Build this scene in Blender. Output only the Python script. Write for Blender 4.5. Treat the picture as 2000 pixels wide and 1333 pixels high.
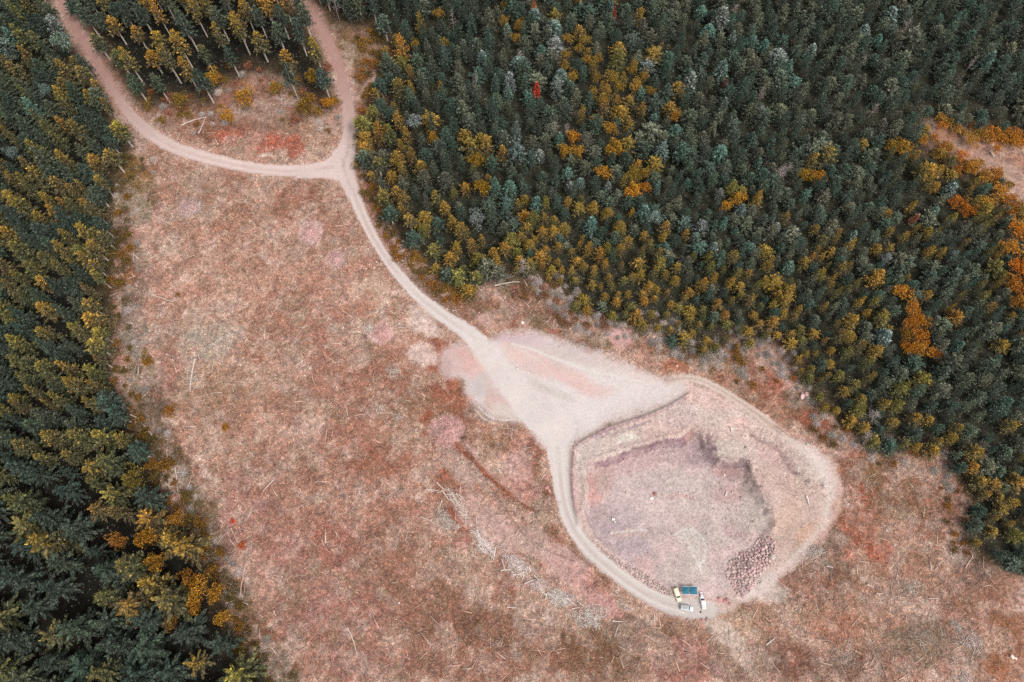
import bpy, bmesh, math, random
import numpy as np
from mathutils import Vector, Matrix

random.seed(7); RS = np.random.RandomState(11)
scene = bpy.context.scene
for o in list(bpy.data.objects): bpy.data.objects.remove(o)
COL = scene.collection
R = math.radians

# ------------------------------------------------------------------ camera
H = 310.0; F = 1500.0; TILT = R(20.6); CXN = 1012.0
ct, st = math.cos(TILT), math.sin(TILT)
cam_d = bpy.data.cameras.new('camera'); cam = bpy.data.objects.new('camera', cam_d); COL.objects.link(cam)
cam.location = (0, 0, H); cam.rotation_euler = (TILT, 0, 0)
cam_d.sensor_width = 36; cam_d.lens = 36 * F / 2000; cam_d.clip_start = 1; cam_d.clip_end = 9000
scene.camera = cam

# ------------------------------------------------------------------ world, sun, exposure
SUN_EL, SUN_AZ = R(56), R(135)          # azimuth clockwise from +Y
w = bpy.data.worlds.new('World'); scene.world = w; w.use_nodes = True
nt = w.node_tree; nt.nodes.clear()
sky = nt.nodes.new('ShaderNodeTexSky'); sky.sky_type = 'NISHITA'; sky.sun_disc = False
sky.sun_elevation = SUN_EL; sky.sun_rotation = SUN_AZ; sky.air_density = 1.2; sky.dust_density = 3.0; sky.ozone_density = 1.0
hs = nt.nodes.new('ShaderNodeHueSaturation'); hs.inputs['Saturation'].default_value = 0.12
bg = nt.nodes.new('ShaderNodeBackground'); bg.inputs['Strength'].default_value = 0.15
ow = nt.nodes.new('ShaderNodeOutputWorld')
nt.links.new(sky.outputs[0], hs.inputs['Color']); nt.links.new(hs.outputs[0], bg.inputs[0]); nt.links.new(bg.outputs[0], ow.inputs[0])
sl = bpy.data.lights.new('sun', 'SUN'); sl.energy = 1.5; sl.angle = R(14); sl.color = (1.0, 0.96, 0.91)
so = bpy.data.objects.new('sun', sl); COL.objects.link(so)
sdir = Vector((math.sin(SUN_AZ) * math.cos(SUN_EL), math.cos(SUN_AZ) * math.cos(SUN_EL), math.sin(SUN_EL)))
so.rotation_euler = sdir.to_track_quat('Z', 'Y').to_euler(); so.location = (0, 0, 500)
scene.view_settings.view_transform = 'Standard'; scene.view_settings.look = 'None'
scene.view_settings.gamma = 1; scene.view_settings.exposure = 0.35
scene.render.engine = 'CYCLES'
scene.cycles.use_denoising = False
scene.cycles.max_bounces = 5; scene.cycles.diffuse_bounces = 3; scene.cycles.glossy_bounces = 1
scene.cycles.transmission_bounces = 2; scene.cycles.transparent_max_bounces = 4
KEXP = 1.45      # display value = albedo * KEXP on open ground

# ------------------------------------------------------------------ pixel <-> world
def at(px, py, z=0.0):
    u = (np.asarray(px, float) - 1000) / F; v = (666.5 - np.asarray(py, float)) / F
    dz = v * st - ct; s = (z - H) / dz
    return u * s, (v * ct + st) * s
def topx(x, y, z=0.0):
    dz = z - H
    dep = y * st - dz * ct
    dep = np.maximum(dep, 20)
    return 1000 + F * x / dep, 666.5 - F * (y * ct + dz * st) / dep
def lin(c):
    c = np.asarray(c, float) / 255
    return np.where(c <= .04045, c / 12.92, ((c + .055) / 1.055) ** 2.4)
def C(*c): return lin(c) / KEXP

# ------------------------------------------------------------------ noise
TAB = [np.random.RandomState(100 + k).rand(256, 256).astype(np.float32) for k in range(6)]
def vn(x, y, k=0):
    T = TAB[k % 6]
    xi = np.floor(x).astype(np.int64); yi = np.floor(y).astype(np.int64)
    fx = x - xi; fy = y - yi; fx = fx * fx * (3 - 2 * fx); fy = fy * fy * (3 - 2 * fy)
    a = T[xi & 255, yi & 255]; b = T[(xi + 1) & 255, yi & 255]; c = T[xi & 255, (yi + 1) & 255]; d = T[(xi + 1) & 255, (yi + 1) & 255]
    return (a * (1 - fx) + b * fx) * (1 - fy) + (c * (1 - fx) + d * fx) * fy
def fbm(x, y, s, k=0, o=4):
    t = 0; a = .5; n = 0; x, y = (x * .85 - y * .53) / s + 17.3 * k, (x * .53 + y * .85) / s + 5.1 * k
    for i in range(o):
        t = t + a * vn(x, y, k + i); n += a; a *= .55; x, y = x * 1.62 - y * 1.22 + 3.7, x * 1.22 + y * 1.62 + 1.9
    return t / n
def sm(e0, e1, x):
    t = np.clip((x - e0) / (e1 - e0), 0, 1); return t * t * (3 - 2 * t)

# ------------------------------------------------------------------ plan features (in photo pixels, read as ground positions)
def dline(PX, PY, pts, far=60):
    """signed distance to a tapered line: pts = (x, y, width)"""
    out = np.full(PX.shape, 999.0)
    for (x0, y0, w0), (x1, y1, w1) in zip(pts[:-1], pts[1:]):
        m = far + max(w0, w1)
        i = np.nonzero((PX > min(x0, x1) - m) & (PX < max(x0, x1) + m) & (PY > min(y0, y1) - m) & (PY < max(y0, y1) + m))
        if not len(i[0]): continue
        dx, dy = x1 - x0, y1 - y0; L = dx * dx + dy * dy + 1e-9
        a = PX[i]; b = PY[i]
        t = np.clip(((a - x0) * dx + (b - y0) * dy) / L, 0, 1)
        d = np.hypot(a - x0 - t * dx, b - y0 - t * dy) - (w0 + (w1 - w0) * t) / 2
        out[i] = np.minimum(out[i], d)
    return out
def dpoly(PX, PY, pts, far=60):
    """signed distance to a polygon, negative inside"""
    xs = [p[0] for p in pts]; ys = [p[1] for p in pts]
    out = np.full(PX.shape, 999.0)
    i = np.nonzero((PX > min(xs) - far) & (PX < max(xs) + far) & (PY > min(ys) - far) & (PY < max(ys) + far))
    if not len(i[0]): return out
    a = PX[i]; b = PY[i]; d = np.full(a.shape, 999.0); ins = np.zeros(a.shape, bool)
    n = len(pts)
    for k in range(n):
        x0, y0 = pts[k][:2]; x1, y1 = pts[(k + 1) % n][:2]
        dx, dy = x1 - x0, y1 - y0
        t = np.clip(((a - x0) * dx + (b - y0) * dy) / (dx * dx + dy * dy + 1e-9), 0, 1)
        d = np.minimum(d, np.hypot(a - x0 - t * dx, b - y0 - t * dy))
        if y0 != y1:
            c = (y0 > b) != (y1 > b)
            ins ^= c & (a < (x1 - x0) * (b - y0) / (y1 - y0) + x0)
    out[i] = np.where(ins, -d, d)
    return out
def smooth(pts, n=2):
    for _ in range(n):
        q = [pts[0]]
        for a, b in zip(pts[:-1], pts[1:]):
            q.append(tuple(.75 * u + .25 * v for u, v in zip(a, b))); q.append(tuple(.25 * u + .75 * v for u, v in zip(a, b)))
        q.append(pts[-1]); pts = q
    return pts

ROAD_W = smooth([(70, -120, 17), (120, 0, 17), (150, 62, 18), (190, 122, 19), (222, 180, 19), (258, 230, 22), (300, 268, 26), (352, 294, 25), (420, 313, 23), (500, 330, 22), (580, 337, 23), (650, 326, 30)])
ROAD_N = smooth([(500, -80, 15), (560, -20, 16), (597, 15, 17), (632, 62, 19), (657, 115, 21), (673, 170, 22), (683, 225, 24), (682, 280, 29), (670, 325, 42)])
ROAD_S = smooth([(668, 310, 44), (676, 345, 36), (692, 382, 26), (712, 432, 21), (742, 487, 20), (778, 538, 21), (822, 584, 23), (872, 622, 26), (920, 653, 34), (960, 697, 46), (1000, 752, 54), (1050, 800, 80), (1090, 835, 80)])
ROAD_Q = smooth([(1085, 830, 60), (1090, 880, 42), (1094, 930, 34), (1102, 985, 31), (1117, 1030, 29), (1148, 1073, 27), (1195, 1115, 26), (1245, 1152, 28), (1295, 1178, 32), (1345, 1190, 38), (1385, 1192, 36)])
TRACK = smooth([(1290, 748, 24), (1325, 740, 15), (1355, 739, 14), (1390, 752, 14), (1430, 776, 15), (1480, 810, 16), (1530, 848, 22), (1560, 868, 30)])
JUNC = [(697, 262), (694, 352), (680, 362), (640, 350), (575, 350), (590, 326), (630, 316), (656, 296), (668, 262)]
HUB = [(925, 645), (965, 660), (1000, 672), (1100, 700), (1170, 715), (1215, 722), (1285, 738), (1345, 736), (1345, 752), (1310, 778), (1260, 800), (1205, 815), (1145, 842), (1115, 865), (1108, 880), (1062, 880), (1040, 838), (1005, 805), (972, 770), (950, 730), (920, 690)]
PAD = [(852, 700), (862, 682), (885, 670), (915, 672), (945, 665), (985, 648), (1030, 641), (1082, 656), (1150, 680), (1225, 704), (1290, 736), (1345, 742), (1350, 770), (1300, 800), (1150, 850), (1105, 880), (1060, 880), (1020, 830), (960, 825), (925, 795), (905, 770), (900, 748), (870, 742), (856, 722)]
PIT = [(1106, 880), (1130, 858), (1210, 820), (1300, 790), (1335, 752), (1352, 740), (1400, 752), (1460, 795), (1530, 852), (1592, 872), (1632, 905), (1650, 955), (1640, 1000), (1606, 1058), (1560, 1105), (1500, 1150), (1455, 1180), (1400, 1206), (1330, 1208), (1280, 1190), (1235, 1160), (1180, 1118), (1135, 1075), (1110, 1020), (1100, 960)]
FLOOR = [(1142, 905), (1170, 900), (1230, 880), (1290, 862), (1330, 853), (1348, 838), (1372, 850), (1384, 880), (1402, 903), (1440, 908), (1462, 905), (1468, 935), (1480, 960), (1500, 985), (1512, 1020), (1500, 1050), (1470, 1080), (1435, 1110), (1425, 1150), (1395, 1170), (1320, 1158), (1290, 1140), (1220, 1100), (1160, 1050), (1140, 1000), (1150, 960)]
CRES = smooth([(1530, 850, 20), (1560, 868, 34), (1592, 892, 44), (1612, 925, 44), (1622, 960, 34), (1616, 1000, 22), (1595, 1040, 20), (1560, 1080, 22), (1525, 1110, 26), (1490, 1150, 34), (1460, 1165, 34)])
DITCH = smooth([(868, 862, 12), (905, 885, 16), (935, 915, 16), (970, 948, 15), (1010, 980, 12), (1045, 1000, 8)])

F_LEFT = [(-400, -250), (60, -110), (96, 0), (134, 70), (172, 122), (205, 180), (238, 240), (262, 290), (252, 330), (236, 345), (222, 400), (228, 470), (230, 520), (222, 600), (226, 680), (232, 730), (248, 800), (275, 850), (296, 890), (318, 945), (345, 1000), (385, 1060), (420, 1110), (438, 1175), (458, 1235), (488, 1290), (522, 1340), (570, 1420), (570, 1500), (-500, 1500)]
F_MID = [(96, -110), (138, 0), (165, 60), (205, 118), (240, 178), (275, 215), (330, 205), (365, 208), (415, 205), (440, 165), (500, 150), (545, 150), (585, 200), (630, 218), (652, 190), (645, 130), (620, 75), (585, 25), (545, -25), (480, -110)]
F_RIGHT = [(540, -250), (610, 0), (645, 45), (690, 60), (735, 70), (760, 110), (742, 190), (712, 270), (702, 320), (735, 385), (752, 440), (790, 480), (838, 522), (880, 565), (925, 590), (955, 560), (1010, 550), (1058, 545), (1100, 590), (1150, 628), (1225, 640), (1290, 652), (1330, 690), (1390, 700), (1430, 668), (1450, 722), (1465, 668), (1525, 690), (1555, 740), (1598, 800), (1640, 838), (1700, 872), (1755, 880), (1830, 890), (1868, 935), (1890, 990), (1885, 1050), (1902, 1098), (1965, 1120), (2080, 1135), (2500, 1200), (2700, -250)]
OPEN_R = [(1820, 236), (1862, 245), (1935, 268), (2010, 280), (2160, 290), (2160, 500), (2010, 440), (1970, 400), (1945, 345), (1905, 332), (1855, 322), (1822, 285)]

def warp(PX, PY, X, Y, a, s, k=0):
    return PX + (fbm(X, Y, s, k, 3) - .5) * 2 * a, PY + (fbm(X, Y, s, k + 2, 3) - .5) * 2 * a

def fields(PX, PY, X, Y):
    f = {}
    wx, wy = warp(PX, PY, X, Y, 5, 5, 1)
    f['road'] = np.minimum.reduce([dline(PX, PY, q, 30) for q in (ROAD_W, ROAD_N, ROAD_S, ROAD_Q)] + [dpoly(PX, PY, JUNC, 30)])
    f['track'] = dline(PX, PY, TRACK, 30)
    f['hub'] = dpoly(wx, wy, HUB, 60)
    f['pad'] = dpoly(wx, wy, PAD, 40)
    f['pit'] = dpoly(wx, wy, PIT, 60)
    f['floor'] = dpoly(PX * .6 + wx * .4, PY * .6 + wy * .4, FLOOR, 60)
    f['ditch'] = dline(wx, wy, DITCH, 30)
    v1, v2 = warp(PX, PY, X, Y, 14, 9, 2)
    f['forest'] = np.minimum.reduce([dpoly(v1, v2, q, 60) for q in (F_LEFT, F_MID, F_RIGHT)])
    f['openr'] = dpoly(v1, v2, OPEN_R, 40)
    f['forest'] = np.maximum(f['forest'], -f['openr'])
    return f

BUMPS = []   # (x, y, radius m, height m) heaps on the ground, filled before use
for px, py, r, h in [(370, 405, 20, .8), (607, 455, 22, 1.0), (657, 508, 18, .8), (745, 652, 20, 1.2), (878, 842, 26, 1.2), (1463, 1112, 30, .8), (1372, 848, 10, 1.2)]:
    x, y = at(px, py); BUMPS.append((float(x), float(y), r * .2, h))
def height(X, Y, f=None, P=None):
    X = np.asarray(X, float); Y = np.asarray(Y, float)
    sh = X.shape; X = np.atleast_1d(X); Y = np.atleast_1d(Y)
    PX, PY = topx(X, np.maximum(Y, -300))
    if f is None: f = fields(PX, PY, X, Y)
    z = (fbm(X, Y, 60, 3, 3) - .5) * 3.0 + (fbm(X, Y, 9, 1, 3) - .5) * .8
    rough = np.clip(sm(-6, 18, np.minimum.reduce([f['road'], f['pad'], f['pit'], f['track']])), .12, 1)
    z = z * (.3 + .7 * rough) + (fbm(X, Y, 2.2, 4, 3) - .5) * .55 * rough
    z -= .25 * (1 - sm(-6, 3, f['road']))
    # rim berm and floor of the quarry
    d = f['floor']
    ea = sm(1365, 1400, PX)
    dd_ = d + ea * (fbm(X, Y, 6, 2, 3) - .5) * 14
    z -= (3.4 - 1.2 * ea) * ((1 - sm(-8, .5, dd_)) * (1 - ea) + (1 - sm(-14, 1.0, dd_)) * ea) * (1 - sm(1000, 1110, PY))
    z += .5 * np.exp(-((d - 6) / 5) ** 2) * (1 - sm(990, 1080, PY))
    for pts, a in ((BERM1, 1.5), (BERM2, 1.1), (BERM3, 2.0)):
        z += a * np.exp(-(np.maximum(dline(PX, PY, pts, 30) + 3, 0) / 5.5) ** 2)
    z -= 1.5 * (1 - sm(-9, 5, f['ditch']))
    z += .7 * np.exp(-((f['ditch'] - 9) / 5) ** 2)
    z += (fbm(X, Y, 2.6, 0, 4) - .5) * 2.2 * (np.exp(-(np.maximum(dline(PX, PY, CRAG, 40), 0) / 14) ** 2) + np.exp(-(np.maximum(dline(PX, PY, CRAG2, 40), 0) / 12) ** 2))
    for bx, by, br, bh in BUMPS:
        z += bh * np.exp(-((X - bx) ** 2 + (Y - by) ** 2) / (br * br * .5))
    return z.reshape(sh)
BERM1 = smooth([(1128, 870, 4), (1180, 840, 4), (1240, 822, 4), (1300, 800, 4), (1345, 772, 3)])
BERM2 = smooth([(1122, 880, 4), (1118, 930, 4), (1120, 980, 4), (1130, 1025, 4)])
BERM3 = smooth([(905, 860, 3), (930, 900, 3), (1000, 1010, 3), (1050, 1075, 3), (1120, 1100, 2)])
CRAG = smooth([(1465, 845, 10), (1505, 858, 12), (1530, 880, 12), (1545, 915, 12), (1570, 935, 10), (1610, 950, 6)])
CRAG2 = smooth([(1384, 850, 8), (1398, 895, 10), (1420, 905, 10), (1460, 903, 12), (1468, 940, 14), (1490, 980, 12), (1508, 1000, 8)])

# soft colour patches of the ground itself: (px, py, rx, ry, angle, colour, strength)
PATCH = [
 # clearing, left strip (moss, grey litter)
 (252, 378, 46, 66, 0, (98, 90, 42), 1.0), (268, 335, 40, 34, 0, (132, 100, 42), .9), (240, 470, 18, 60, 0, (120, 98, 84), .8), (262, 560, 22, 90, 0, (140, 122, 112), .8), (258, 640, 26, 60, 0, (138, 128, 118), .9),
 (258, 487, 12, 12, 0, (128, 92, 30), .9), (245, 545, 16, 22, 0, (135, 95, 40), .9), (292, 715, 16, 30, -20, (125, 95, 30), .9), (255, 740, 20, 40, 0, (112, 98, 70), .8), (300, 790, 26, 60, -20, (120, 98, 80), .8),
 (338, 808, 20, 16, 0, (140, 92, 35), .9), (275, 830, 20, 40, -30, (110, 80, 40), .8), (335, 895, 28, 64, -25, (92, 78, 40), 1.0), (395, 1000, 26, 76, -30, (102, 86, 54), .95), (345, 930, 16, 50, -20, (125, 105, 88), .7), (420, 1080, 30, 60, -25, (118, 98, 84), .8), (470, 1180, 24, 60, -10, (108, 88, 62), .8),
 (500, 1260, 38, 64, -20, (88, 72, 34), 1.0), (545, 1330, 40, 60, -20, (88, 72, 38), 1.0), (443, 835, 10, 16, 0, (150, 105, 40), .8), (350, 578, 9, 8, 0, (135, 95, 50), .8), (350, 650, 50, 60, 20, (165, 150, 132), .6), (410, 665, 60, 35, -10, (172, 158, 142), .6), (385, 760, 60, 60, 0, (165, 142, 118), .45),
 (335, 720, 24, 50, 0, (172, 112, 98), .6), (330, 600, 34, 60, 0, (190, 140, 122), .5), (400, 520, 70, 70, 0, (196, 152, 132), .5), (430, 430, 90, 50, 0, (178, 132, 108), .5), (560, 390, 90, 30, 0, (168, 116, 92), .6), (350, 340, 60, 24, 15, (168, 118, 96), .6), (430, 350, 60, 14, 10, (150, 96, 72), .5), (620, 380, 40, 22, 10, (150, 100, 76), .6),
 (540, 560, 120, 80, 0, (186, 142, 120), .5), (640, 590, 60, 90, 20, (176, 120, 100), .5), (700, 560, 40, 60, 0, (186, 128, 108), .5), (560, 660, 60, 120, 0, (170, 118, 98), .5), (660, 720, 60, 90, 0, (165, 108, 88), .55), (480, 760, 70, 80, 0, (170, 132, 105), .5), (460, 850, 80, 60, 0, (176, 134, 112), .5),
 (560, 830, 80, 60, 0, (186, 138, 120), .5), (620, 940, 110, 60, 0, (168, 120, 102), .5), (690, 860, 60, 60, 0, (164, 104, 82), .5), (790, 800, 60, 80, 0, (162, 118, 90), .5), (720, 780, 40, 50, 0, (172, 122, 100), .5), (800, 700, 50, 40, 0, (172, 118, 98), .5),
 (480, 1000, 60, 80, 0, (176, 128, 118), .5), (560, 1060, 80, 80, 0, (168, 114, 104), .55), (650, 1060, 60, 60, 0, (158, 96, 80), .6), (600, 1200, 90, 60, 0, (158, 108, 98), .55), (700, 1180, 90, 60, 0, (176, 118, 108), .5), (760, 1010, 60, 60, 0, (158, 104, 84), .5),
 (800, 1100, 80, 60, 0, (150, 102, 80), .6), (860, 1200, 90, 60, 0, (138, 96, 76), .7), (960, 1240, 90, 50, 0, (136, 94, 72), .7), (1080, 1260, 90, 50, 0, (132, 92, 68), .7), (1180, 1290, 90, 40, 0, (130, 90, 66), .7), (820, 1290, 120, 40, 0, (146, 98, 78), .6), (960, 1310, 100, 30, 0, (148, 100, 80), .6), (1200, 1240, 60, 30, 10, (126, 92, 66), .7), (700, 1290, 100, 40, 0, (150, 104, 94), .5),
 (740, 900, 60, 40, 0, (160, 92, 66), .6), (870, 790, 34, 60, 15, (168, 92, 62), .85), (840, 730, 24, 40, 0, (172, 98, 72), .8), (850, 690, 26, 26, 0, (160, 88, 62), .7), (760, 740, 50, 40, 0, (176, 112, 90), .5), (900, 820, 12, 40, 0, (160, 90, 66), .8), (870, 930, 34, 34, 20, (166, 98, 72), .7), (910, 960, 30, 30, 40, (160, 90, 66), .8), (890, 1000, 18, 40, -40, (158, 84, 60), .85),
 (745, 555, 26, 34, 0, (206, 162, 140), .7), (725, 570, 36, 20, 0, (204, 164, 138), .6), (830, 630, 26, 34, -10, (216, 184, 168), .9), (826, 694, 24, 18, 0, (216, 184, 172), .9), (800, 660, 20, 20, 0, (190, 138, 118), .5), (820, 612, 18, 12, 0, (214, 186, 170), .8),
 (657, 508, 20, 18, 0, (208, 158, 148), .9), (607, 455, 22, 22, 0, (214, 164, 156), .9), (370, 405, 24, 22, 0, (176, 158, 150), .9), (372, 405, 14, 13, 0, (212, 168, 162), .8), (745, 652, 19, 20, 0, (216, 158, 152), .95), (878, 842, 30, 30, 0, (206, 152, 142), .9), (640, 520, 40, 20, 0, (192, 150, 136), .4),
 # inner triangle between the roads
 (470, 235, 150, 75, 8, (140, 92, 70), .85), (400, 235, 60, 30, 15, (140, 96, 72), .8), (350, 240, 50, 24, 20, (160, 112, 90), .7), (470, 270, 60, 24, 10, (176, 96, 70), .8), (560, 285, 50, 24, 5, (176, 92, 68), .8), (590, 240, 50, 30, 0, (168, 128, 108), .6), (510, 215, 60, 40, 0, (158, 122, 104), .7), (620, 260, 26, 40, 0, (176, 146, 122), .6), (430, 300, 60, 10, 14, (190, 140, 120), .6), (550, 310, 60, 8, 4, (196, 150, 130), .6), (480, 170, 70, 30, 0, (150, 104, 80), .7), (520, 305, 14, 6, 0, (214, 188, 172), .8), (640, 180, 12, 60, 0, (150, 128, 100), .5),
 # verge right of the northern road
 (722, 190, 30, 120, 0, (118, 92, 62), .85), (740, 120, 24, 60, 0, (92, 78, 48), .8), (712, 200, 14, 90, 0, (142, 102, 80), .6), (706, 260, 12, 60, 0, (176, 96, 72), .6), (690, 90, 30, 40, 0, (120, 92, 50), .8), (660, 40, 30, 30, 0, (96, 80, 46), .8), (725, 120, 16, 50, 0, (156, 128, 106), .6), (722, 420, 24, 60, -15, (160, 112, 92), .7), (760, 490, 22, 50, -30, (142, 100, 78), .8), (800, 530, 24, 40, -40, (128, 104, 84), .8),
 (830, 560, 30, 30, 0, (140, 110, 90), .8), (880, 600, 50, 24, 30, (132, 104, 82), .8), (950, 610, 60, 24, 10, (136, 104, 80), .8), (1050, 610, 70, 30, 0, (146, 110, 88), .8), (1040, 585, 50, 26, 0, (150, 112, 92), .7), (980, 632, 50, 14, 5, (150, 96, 76), .7), (945, 628, 20, 14, 0, (196, 146, 126), .7), (1080, 640, 60, 16, 10, (134, 108, 82), .8), (1150, 660, 70, 20, 12, (130, 108, 84), .8), (1080, 648, 14, 7, 0, (190, 106, 86), .7), (1010, 560, 50, 20, 0, (128, 100, 66), .8),
 (1215, 660, 24, 18, 10, (214, 158, 150), .9), (1220, 690, 30, 16, 10, (196, 142, 116), .8), (1260, 690, 50, 18, 15, (186, 120, 92), .8), (1330, 716, 50, 14, 10, (184, 116, 86), .85), (1400, 735, 40, 12, 20, (176, 108, 80), .8), (1380, 705, 60, 24, 10, (130, 104, 76), .8), (1300, 680, 60, 18, 10, (132, 104, 78), .8), (1450, 700, 50, 40, 0, (146, 108, 84), .8), (1490, 680, 40, 34, 0, (156, 120, 104), .7), (1470, 760, 40, 30, 30, (150, 104, 76), .8), (1505, 755, 24, 26, 0, (180, 104, 82), .8), (1480, 735, 20, 30, 0, (166, 106, 84), .7),
 (1560, 800, 40, 24, 40, (142, 96, 70), .8), (1600, 830, 40, 20, 35, (148, 84, 58), .8), (1560, 780, 30, 20, 0, (118, 96, 78), .8), (1575, 775, 14, 8, 0, (196, 150, 144), .7), (1640, 860, 40, 24, 30, (142, 98, 74), .8), (1670, 910, 34, 40, 0, (158, 90, 62), .85), (1690, 970, 30, 50, 0, (160, 84, 54), .85), (1660, 1040, 30, 50, 20, (166, 86, 56), .85), (1720, 920, 40, 40, 0, (142, 104, 70), .8), (1760, 950, 60, 60, 0, (140, 104, 78), .8), (1840, 980, 50, 60, 0, (136, 92, 70), .8), (1700, 1040, 40, 40, 0, (172, 108, 82), .6), (1720, 1080, 30, 24, 0, (178, 92, 62), .7), (1630, 1060, 30, 30, 0, (140, 112, 96), .8),
 # lower right clearing
 (1620, 1120, 40, 40, 0, (128, 100, 84), .8), (1570, 1140, 60, 40, -20, (142, 112, 100), .7), (1680, 1140, 60, 40, 0, (156, 114, 90), .6), (1800, 1120, 80, 50, 0, (160, 116, 94), .6), (1900, 1160, 70, 40, 0, (146, 108, 92), .6), (1640, 1220, 60, 30, 0, (178, 120, 94), .7), (1560, 1200, 70, 24, 0, (178, 136, 112), .6), (1740, 1210, 60, 40, 0, (172, 126, 104), .6), (1800, 1260, 80, 50, 0, (130, 108, 88), .7), (1900, 1260, 60, 50, 0, (150, 124, 110), .6), (1960, 1250, 50, 70, 0, (160, 104, 70), .7), (1960, 1320, 50, 30, 0, (164, 100, 62), .7), (1700, 1300, 90, 40, 0, (136, 106, 88), .7), (1540, 1290, 70, 40, 0, (132, 92, 76), .75), (1600, 1320, 90, 20, 0, (140, 104, 88), .7), (1900, 1180, 40, 30, 0, (166, 110, 84), .5), (1980, 1140, 40, 30, 0, (160, 114, 92), .6), (1500, 1240, 40, 20, -20, (172, 128, 112), .6), (1900, 1110, 30, 30, 30, (118, 100, 92), .7), (1880, 1060, 14, 50, 0, (110, 98, 92), .7),
 (1420, 1240, 60, 26, 30, (192, 162, 142), .8), (1400, 1290, 50, 30, 40, (170, 136, 118), .7), (1450, 1210, 40, 20, 0, (190, 156, 132), .7), (1340, 1240, 60, 24, 10, (176, 134, 112), .7), (1340, 1290, 60, 40, 20, (180, 122, 112), .7), (1300, 1300, 40, 34, 30, (166, 108, 98), .6), (1440, 1320, 50, 20, 20, (150, 118, 102), .7), (1280, 1235, 40, 16, 20, (150, 112, 90), .7), (1245, 1215, 36, 14, 20, (128, 96, 76), .8), (1360, 1300, 20, 40, 0, (192, 132, 122), .4),
 # between the ditch and the quarry road
 (970, 880, 50, 30, 20, (186, 142, 122), .8), (1010, 900, 34, 50, 0, (198, 146, 134), .8), (960, 860, 40, 18, 10, (160, 118, 92), .7), (1030, 950, 30, 40, -20, (196, 140, 128), .8), (1060, 1000, 26, 30, -20, (176, 134, 112), .8), (950, 800, 30, 24, 0, (150, 130, 122), .7), (1050, 900, 10, 50, -8, (148, 92, 72), .8), (1068, 960, 8, 34, -12, (140, 92, 72), .8), (1080, 1040, 16, 24, -35, (150, 96, 76), .8), (1135, 1095, 30, 12, 40, (130, 96, 72), .8), (1180, 1140, 30, 8, 38, (160, 118, 96), .7),
 (930, 1000, 24, 50, -45, (206, 158, 144), .8), (980, 1030, 34, 50, -50, (200, 150, 134), .8), (1010, 1080, 50, 40, 20, (190, 142, 126), .8), (960, 1050, 40, 30, 30, (176, 134, 112), .7), (1080, 1090, 40, 34, 30, (204, 144, 130), .8), (1120, 1140, 50, 30, 30, (200, 138, 126), .8), (1180, 1185, 40, 24, 30, (206, 142, 132), .85), (1150, 1200, 30, 14, 20, (196, 120, 112), .7), (1060, 1040, 30, 20, 40, (176, 132, 112), .7), (900, 1060, 20, 20, 0, (180, 112, 100), .6), (1000, 1140, 34, 16, 35, (168, 112, 100), .7), (870, 985, 34, 14, -50, (170, 132, 116), .6), (1225, 1180, 20, 12, 30, (186, 160, 148), .8), (1100, 1170, 60, 12, 15, (180, 158, 146), .6),
 # far right opening
 (1850, 265, 26, 14, 10, (170, 118, 88), .9), (1900, 300, 50, 20, 20, (176, 128, 104), .9), (1960, 340, 40, 30, 30, (188, 150, 134), .9), (1990, 380, 30, 26, 20, (196, 150, 132), .9), (2000, 320, 40, 20, 10, (178, 126, 104), .9), (1920, 318, 30, 10, 20, (192, 156, 140), .9),
 # quarry
]
PITP = [
 (1200, 870, 70, 20, -15, (214, 196, 188), .8), (1225, 858, 24, 9, -5, (226, 222, 212), .9), (1300, 840, 50, 26, -15, (220, 186, 178), .7), (1150, 880, 30, 20, -20, (206, 188, 184), .8), (1136, 915, 14, 40, 10, (214, 202, 196), .8), (1125, 960, 10, 60, 0, (196, 160, 158), .8), (1330, 810, 50, 24, -15, (206, 186, 184), .8), (1400, 800, 50, 34, 10, (214, 196, 188), .8), (1380, 780, 60, 18, 10, (220, 180, 172), .7), (1450, 850, 50, 34, 10, (216, 190, 182), .8), (1440, 830, 26, 14, 0, (228, 184, 176), .7), (1420, 880, 40, 18, 10, (206, 194, 184), .8),
 (1510, 890, 30, 20, 30, (212, 172, 168), .7), (1530, 930, 26, 24, 30, (200, 172, 164), .8), (1500, 935, 30, 30, 0, (204, 172, 162), .8), (1540, 910, 12, 24, -30, (180, 150, 148), .7), (1580, 930, 30, 24, 30, (208, 190, 180), .8), (1560, 970, 40, 34, 0, (204, 172, 154), .8), (1540, 1030, 40, 44, 0, (200, 166, 146), .85), (1520, 1090, 40, 34, 0, (196, 168, 158), .8), (1590, 990, 24, 40, 0, (204, 178, 168), .8), (1490, 1150, 34, 26, 0, (206, 188, 182), .9), (1575, 1045, 40, 14, -50, (206, 160, 134), .8), (1610, 1060, 24, 20, -40, (196, 140, 116), .7), (1555, 1075, 14, 20, 0, (150, 132, 118), .5), (1440, 1190, 30, 14, 0, (200, 176, 162), .8), (1400, 1180, 20, 12, 0, (196, 164, 152), .7),
 (1380, 1210, 60, 12, 0, (200, 180, 168), .8), (1330, 1200, 40, 14, 0, (196, 176, 168), .7), (1640, 990, 16, 50, 10, (204, 150, 124), .7), (1640, 920, 14, 40, -20, (214, 176, 156), .6),
]
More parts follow.
